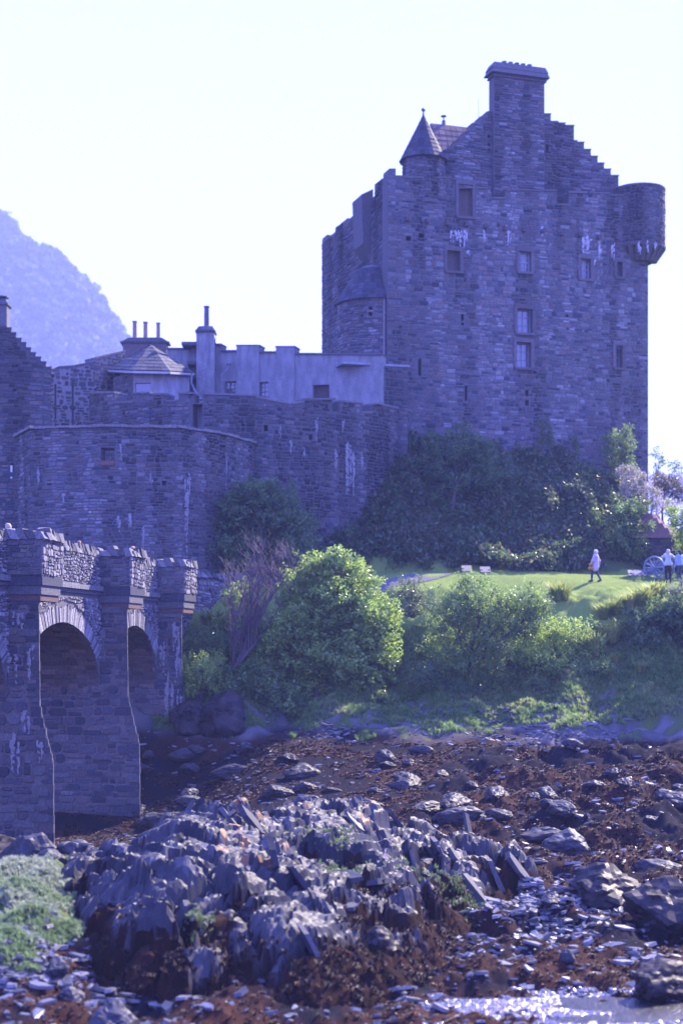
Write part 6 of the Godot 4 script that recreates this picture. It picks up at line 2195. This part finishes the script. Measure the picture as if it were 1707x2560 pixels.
func build_shore() -> void:
	# the big crag of splintered slate
	var root := thing("rock_outcrop", "big jagged outcrop of splintered slate in front of the bridge piers", "rock", Vector3(-1.5, 0, -38))
	var xs := lines(-6.6, 6.6, 0.065, [])
	var ds := lines(28.4, 48.6, 0.085, [])
	var bare := MB.new()
	var skirt := MB.new()
	var row := []
	for j in ds.size():
		var now := []
		for x in xs:
			var y := crag(x, ds[j])
			now.append([Vector3(x, y, -ds[j]), crag_tint(x, ds[j], y)])
		if j > 0:
			for i in xs.size() - 1:
				var col: Color = row[i][1]
				var mb := skirt if col.r > col.b * 1.12 and row[i][0].y < 1.0 else bare
				mb.tri(row[i][0], row[i + 1][0], now[i + 1][0], col)
				mb.tri(row[i][0], now[i + 1][0], now[i][0], col)
		row = now
	obj("bare_rock", bare.mesh(), M.rock, root)
	obj("weed_cover", skirt.mesh(), M.ground, root)
	var slab := []
	for i in 5:
		slab.append(shard_mesh(400 + i))
	var n := 0
	while n < 60:
		var x := r_(-5.8, 5.0)
		var d := r_(29.4, 45.0)
		var y := crag(x, d)
		if y < maxf(-0.5, ground(x, d)) or y < 0.1 and rng.randf() < 0.5:
			continue
		n += 1
		var s := r_(0.16, 0.5)
		var o := obj("slab", slab[n % 5], tinted([Color(0.05, 0.05, 0.06), Color(0.07, 0.068, 0.078), Color(0.10, 0.098, 0.105), Color(0.035, 0.035, 0.045)][rng.randi() % 4], "rock"), root)
		var flat := x > 0.0 and d < 38.0
		var tilt := Basis.from_euler(Vector3(r_(-0.3, 0.3), r_(0, TAU), 0)) if flat else Basis(Vector3(0, 0, 1), deg_to_rad(r_(45, 75) if x < -3.0 else r_(-80, -45))) * Basis.from_euler(Vector3(r_(-0.4, 0.4), r_(-0.5, 0.5), 0))
		o.transform = Transform3D(tilt * Basis.from_scale(Vector3(s * 1.5, s * r_(0.6, 1.0), s)), Vector3(x, y + 0.02, -d) - root.position)
	var wrack := frond_tuft(41, 34, 1.0, 0.045, 1.5)
	var places := []
	var tints := []
	for i in 3200:  # weed that hangs on the foot of the crag
		var x := r_(-5.0, 4.6)
		var d := r_(28.8, 36.5)
		var y := crag(x, d)
		if y > 0.15 + broad.get_noise_2d(x * 50.0, d * 50.0) * 0.7 or y < ground(x, d) - 0.1:
			continue
		places.append(lean(x, d, Vector3(0.2, 0.14, 0.2) * r_(0.6, 1.2), 0.7, y))
		tints.append(Color(0.028, 0.017, 0.014).lerp(Color(0.10, 0.05, 0.016), rng.randf() * rng.randf()) * r_(0.7, 1.2))
	kind(many("hanging_weed", wrack, M.weed, places, tints, root), "stuff")
	places = []
	tints = []
	for i in 2600:  # grass and thrift in the cracks
		var q: Array = [[-0.3, 39.5, 0.7], [0.9, 37.5, 0.5], [2.0, 39.0, 0.6], [2.9, 38.2, 0.5], [0.0, 37.0, 0.4], [-3.0, 31.5, 0.2]][i % 6]
		var x: float = q[0] + rng.randfn() * q[2] * 0.6
		var d: float = q[1] + rng.randfn() * q[2] * 0.7
		var s := r_(0.06, 0.14)
		places.append(lean(x, d, Vector3.ONE * s, 0.4, maxf(crag(x, d), ground(x, d)), -0.01))
		tints.append(Color(0.13, 0.19, 0.07) * r_(0.8, 1.3) if rng.randf() > 0.06 else Color(0.55, 0.42, 0.5))
	kind(many("crack_grass", frond_tuft(42, 10, 1.0, 0.05, 0.5), M.blade, places, tints, root), "stuff")
	# boulders
	var rock := Color(0.05, 0.049, 0.058)
	for q in [
		[-7.75, 37.6, 1.25, 0.85, 1.0, "big blue-grey boulder at the back of the near grass knoll", 11, -9.0], [-7.0, 36.6, 0.45, 0.35, 0.5, "small boulder leaning on the big blue-grey boulder of the knoll", 12, -9.0],
		[7.9, 36.6, 1.35, 0.95, 1.3, "great dark boulder at the right edge, the nearer of two", 13, 9.0], [6.9, 39.8, 1.15, 0.75, 1.2, "smooth dark boulder left of and behind the great right boulder", 14, 9.0],
		[-5.3, 67.2, 1.5, 1.35, 1.3, "square dark rock under the bushes, right one of a pair", 15, 9.0], [-6.9, 67.6, 1.2, 1.0, 1.2, "dark humped rock at the foot of the last pier", 16, 9.0],
		[-10.3, 45.0, 1.8, 1.0, 1.8, "brown weedy mound left of the first pier foot", 17, 9.0], [-4.25, 27.6, 0.55, 0.45, 0.5, "pale-streaked boulder at the very bottom left of the shore", 18, -9.0],
		[-0.1, 31.4, 0.75, 0.62, 0.7, "dark weed-hung hump in front of the outcrop's foot", 19, 9.0], [6.6, 31.0, 0.95, 0.45, 0.7, "dark weed-hung hump near the tide pools at the right", 20, 9.0],
		[0.85, 32.6, 0.6, 0.6, 0.6, "rounded weedy rock right beside the dark hump at the outcrop's foot", 21, 9.0], [-5.6, 29.6, 0.3, 0.25, 0.3, "squarish grey stone below the near grass knoll", 22, -9.0],
		[-5.2, 28.7, 0.34, 0.26, 0.3, "grey block lying in weed below the knoll's end", 23, -9.0], [4.2, 38.5, 0.33, 0.22, 0.28, "pale flat-topped block among the slate shards", 24, -9.0],
		[5.3, 38.0, 0.4, 0.25, 0.35, "dark low block right of the pale flat-topped block", 25, -9.0], [4.2, 44.5, 0.9, 0.5, 0.7, "white-speckled ledge on the middle shore", 26, -9.0],
		[7.0, 46.0, 1.0, 0.55, 0.8, "broad dark ledge at the right of the middle shore", 27, -0.2], [4.9, 32.6, 0.2, 0.2, 0.2, "small upright stone standing in the orange weed", 28, -9.0],
		[-8.6, 33.5, 0.28, 0.16, 0.25, "flat stone lying in the knoll grass, left one", 29, -9.0], [-7.4, 34.0, 0.3, 0.18, 0.25, "dark stone lying in the middle of the knoll grass", 30, -9.0]]:
		var b := obj("boulder", rock_mesh(500 + q[6], 20, 0.085, rock * r_(0.9, 1.25), q[7]), M.rock)
		tag(b, q[5], "boulder")
		b.transform = Transform3D(Basis(Vector3.UP, r_(0, TAU)) * Basis.from_scale(Vector3(q[2], q[3], q[4])), Vector3(q[0], ground(q[0], q[1]) + q[3] * 0.35, -q[1]))
	var proto := []
	for i in 5:
		proto.append(rock_mesh(700 + i, 14, 0.09, rock, 0.35 if i < 4 else -9.0))
	for i in 64:
		var x := r_(-3.0, 12.5)
		var d := r_(43.0, 63.0)
		if i > 48:
			x = r_(-9.5, -4.0)
			d = r_(60.0, 66.0)
		if crag(x, d) > ground(x, d):
			continue
		var s := r_(0.22, 0.62)
		var b := obj("weedy_boulder", proto[i % 4], M.rock)
		tag(b, "dark weed-covered boulder on the brown middle shore" if i <= 48 else "dark weedy rock on the shaded shore beyond the bridge pier", "boulder", "weed-covered boulders on the shore")
		b.transform = Transform3D(Basis(Vector3.UP, r_(0, TAU)) * Basis.from_scale(Vector3(s * r_(1.1, 1.9), s * 0.75, s)), Vector3(x, ground(x, d) + s * 0.2, -d))
	for q in [[-9.35, 50.6, 0.3], [-8.9, 50.2, 0.36], [-8.55, 50.4, 0.3], [-8.9, 50.7, 0.35], [-8.3, 49.6, 0.25]]:
		var b := obj("fallen_stone", rock_mesh(800 + int(q[2] * 100), 14, 0.04, rock * 1.7, -9.0, 2), M.rock)
		tag(b, "pale fallen stone heaped at the foot of the first pier", "stone", "fallen stones at the first pier")
		b.transform = Transform3D(Basis(Vector3.UP, r_(0, TAU)) * Basis.from_scale(Vector3(1.2, 0.8, 1.0) * q[2]), Vector3(q[0], ground(q[0], q[1]) + 0.35, -q[1]))
	# loose slate and pebbles
	var shards := []
	for i in 3:
		shards.append(shard_mesh(900 + i))
	for k in 3:
		places = []
		tints = []
		var tries := 0
		while places.size() < 2900 and tries < 60000:
			tries += 1
			var x := r_(-9.0, 13.0)
			var d: float = 26.5 + 42.0 * pow(rng.randf(), 1.7)
			var y := ground(x, d)
			var slate := exp(-pow((x - 4.3) / 2.4, 2.0) - pow((d - 39.5) / 4.0, 2.0)) + 0.8 * exp(-pow((x - 9.5) / 3.2, 2.0) - pow((d - 66.0) / 2.6, 2.0)) + 0.7 * exp(-pow((x + 6.3) / 1.3, 2.0) - pow((d - 30.0) / 1.0, 2.0)) + 0.5 * exp(-pow((x + 0.5) / 1.0, 2.0) - pow((d - 66.0) / 1.0, 2.0))
			if rng.randf() > slate * (0.6 + broad.get_noise_2d(x * 34.0, d * 34.0)) + 0.03 or crag(x, d) > y + 0.1:
				continue
			var s := 0.035 + 0.17 * pow(rng.randf(), 2.6)
			places.append(lean(x, d, Vector3(s * r_(1.0, 1.6), s * r_(0.7, 1.4), s), 0.3, y, 0.0))
			tints.append([Color(0.07, 0.07, 0.08), Color(0.11, 0.105, 0.115), Color(0.17, 0.165, 0.175), Color(0.05, 0.05, 0.06)][rng.randi() % 4] * r_(0.8, 1.2))
		kind(many("slate_pebbles", shards[k], M.wet_stone, places, tints), "stuff")
	# bladder wrack
	places = []
	tints = []
	var tries := 0
	while places.size() < 36000 and tries < 200000:
		tries += 1
		var x := r_(-11.0, 14.0)
		var d: float = 25.0 + 40.0 * pow(rng.randf(), 1.5)
		var y := ground(x, d)
		if y > 2.0 or x < -5.2 and y > -0.25 and d < 40.0 or crag(x, d) > y + 0.1:
			continue
		if fine.get_noise_2d(x * 9.0, d * 9.0) + broad.get_noise_2d(x * 12.0 + 9.0, d * 12.0) < -0.25 + r_(-0.2, 0.2):
			continue
		if exp(-pow((x - 4.3) / 2.2, 2.0) - pow((d - 39.5) / 3.4, 2.0)) > r_(0.1, 0.9):
			continue
		if d < 31.5 and x > 0.4 and y < -1.17:
			continue
		var s := r_(0.05, 0.12) * (1.0 + (d - 25.0) * 0.02)
		places.append(lean(x, d, Vector3(s * 1.4, s * 0.6, s * 1.4), 0.3, y, -0.03))
		var gold := clampf(broad.get_noise_2d(x * 24.0 + 70.0, d * 24.0) * 2.0 + (0.55 if d < 36.0 and x > -1.5 else -0.3), 0, 1)
		tints.append(Color(0.028, 0.015, 0.014).lerp(Color(0.15, 0.068, 0.020), gold * rng.randf()) * r_(0.7, 1.3))
	kind(many("seaweed", wrack, M.weed, places, tints), "stuff")


func build_hill() -> void:
	var D := 1300.0
	var line := [[-900, 330], [-500, 440], [-300, 500], [-120, 525], [0, 558], [30, 568], [48, 600], [75, 622], [110, 640], [150, 655], [185, 680], [215, 705], [240, 735], [262, 775], [285, 812], [312, 852], [340, 905], [420, 1000], [560, 1120], [800, 1300], [1000, 1420]]
	var top := func(X: float) -> float:
		for i in line.size() - 1:
			if X <= line[i + 1][0]:
				return lerpf(line[i][1], line[i + 1][1], (X - line[i][0]) / float(line[i + 1][0] - line[i][0]))
		return 1500.0
	var h := func(x: float, d: float) -> float:
		var X := 853.5 + x / D * F
		var ridge: float = high(top.call(X), D)
		var f := clampf((d - 870.0) / (D - 870.0), 0.0, 1.0) if d < D else clampf(1.0 - (d - D) / 370.0, 0.0, 1.0)
		return ridge * (f * f * (3.0 - 2.0 * f)) * (1.0 + 0.02 * fine.get_noise_2d(x * 0.32, d * 0.32)) + broad.get_noise_2d(x * 0.45, d * 0.45) * 40.0 * f * (1.0 - f) - 2.0
	var woods := func(x: float, d: float) -> float: return broad.get_noise_2d(x * 0.3 + 30.0, d * 0.22) + smoothstep(-285.0, -225.0, x) * 0.55 - 0.1 + 0.2 * smoothstep(1190, 940, d)
	var tint := func(x: float, d: float, y: float) -> Color:
		var n := fine.get_noise_2d(x * 0.7, d * 0.7)
		return Color(0.06, 0.066, 0.038).lerp(Color(0.045, 0.052, 0.03), clampf(0.5 + n, 0, 1)).lerp(Color(0.05, 0.065, 0.035), smoothstep(0.0, 0.25, woods.call(x, d)))
	var xs := lines(-640.0, 80.0, 6.0, [])
	var ds := lines(870.0, 1670.0, 10.0, [])
	kind(obj("hill", sheet(xs, ds, h, tint), M.hillside), "structure")
	var places := []
	var tints := []
	var tries := 0
	while places.size() < 12000 and tries < 80000:
		tries += 1
		var x := r_(-560.0, -120.0)
		var d := r_(900.0, 1365.0)
		var w: float = woods.call(x, d)
		if w < 0.02 + r_(-0.12, 0.12) - 1.4 * smoothstep(1180.0, 1270.0, d):
			continue
		var s := r_(2.6, 6.5)
		var y: float = h.call(x, d)
		places.append(Transform3D(Basis(Vector3.UP, r_(0, TAU)) * Basis.from_scale(Vector3(s, s * r_(0.9, 1.7), s)), Vector3(x, y + s * 0.35, -d)))
		tints.append([Color(0.05, 0.065, 0.035), Color(0.10, 0.13, 0.055), Color(0.16, 0.19, 0.085)][rng.randi() % 3] * r_(0.8, 1.25))
	kind(many("hill_woodland", leaf_tuft(8, 60, 0.26, 0.85, 0.8), M.far_leaf, places, tints), "stuff")


func _ready() -> void:
	rng.seed = 20240
	fine.noise_type = FastNoiseLite.TYPE_SIMPLEX
	fine.seed = 4
	fine.frequency = 0.05
	fine.fractal_octaves = 2
	broad.noise_type = FastNoiseLite.TYPE_SIMPLEX
	broad.seed = 11
	broad.frequency = 0.012
	broad.fractal_octaves = 3
	light_and_camera()
	materials()
	build_ground()
	build_hill()
	build_keep()
	build_range()
	build_hip_house()
	build_walls()
	build_bridge()
	build_shore()
	build_plants()
	build_cover()
	build_lawn_things()
	build_people()
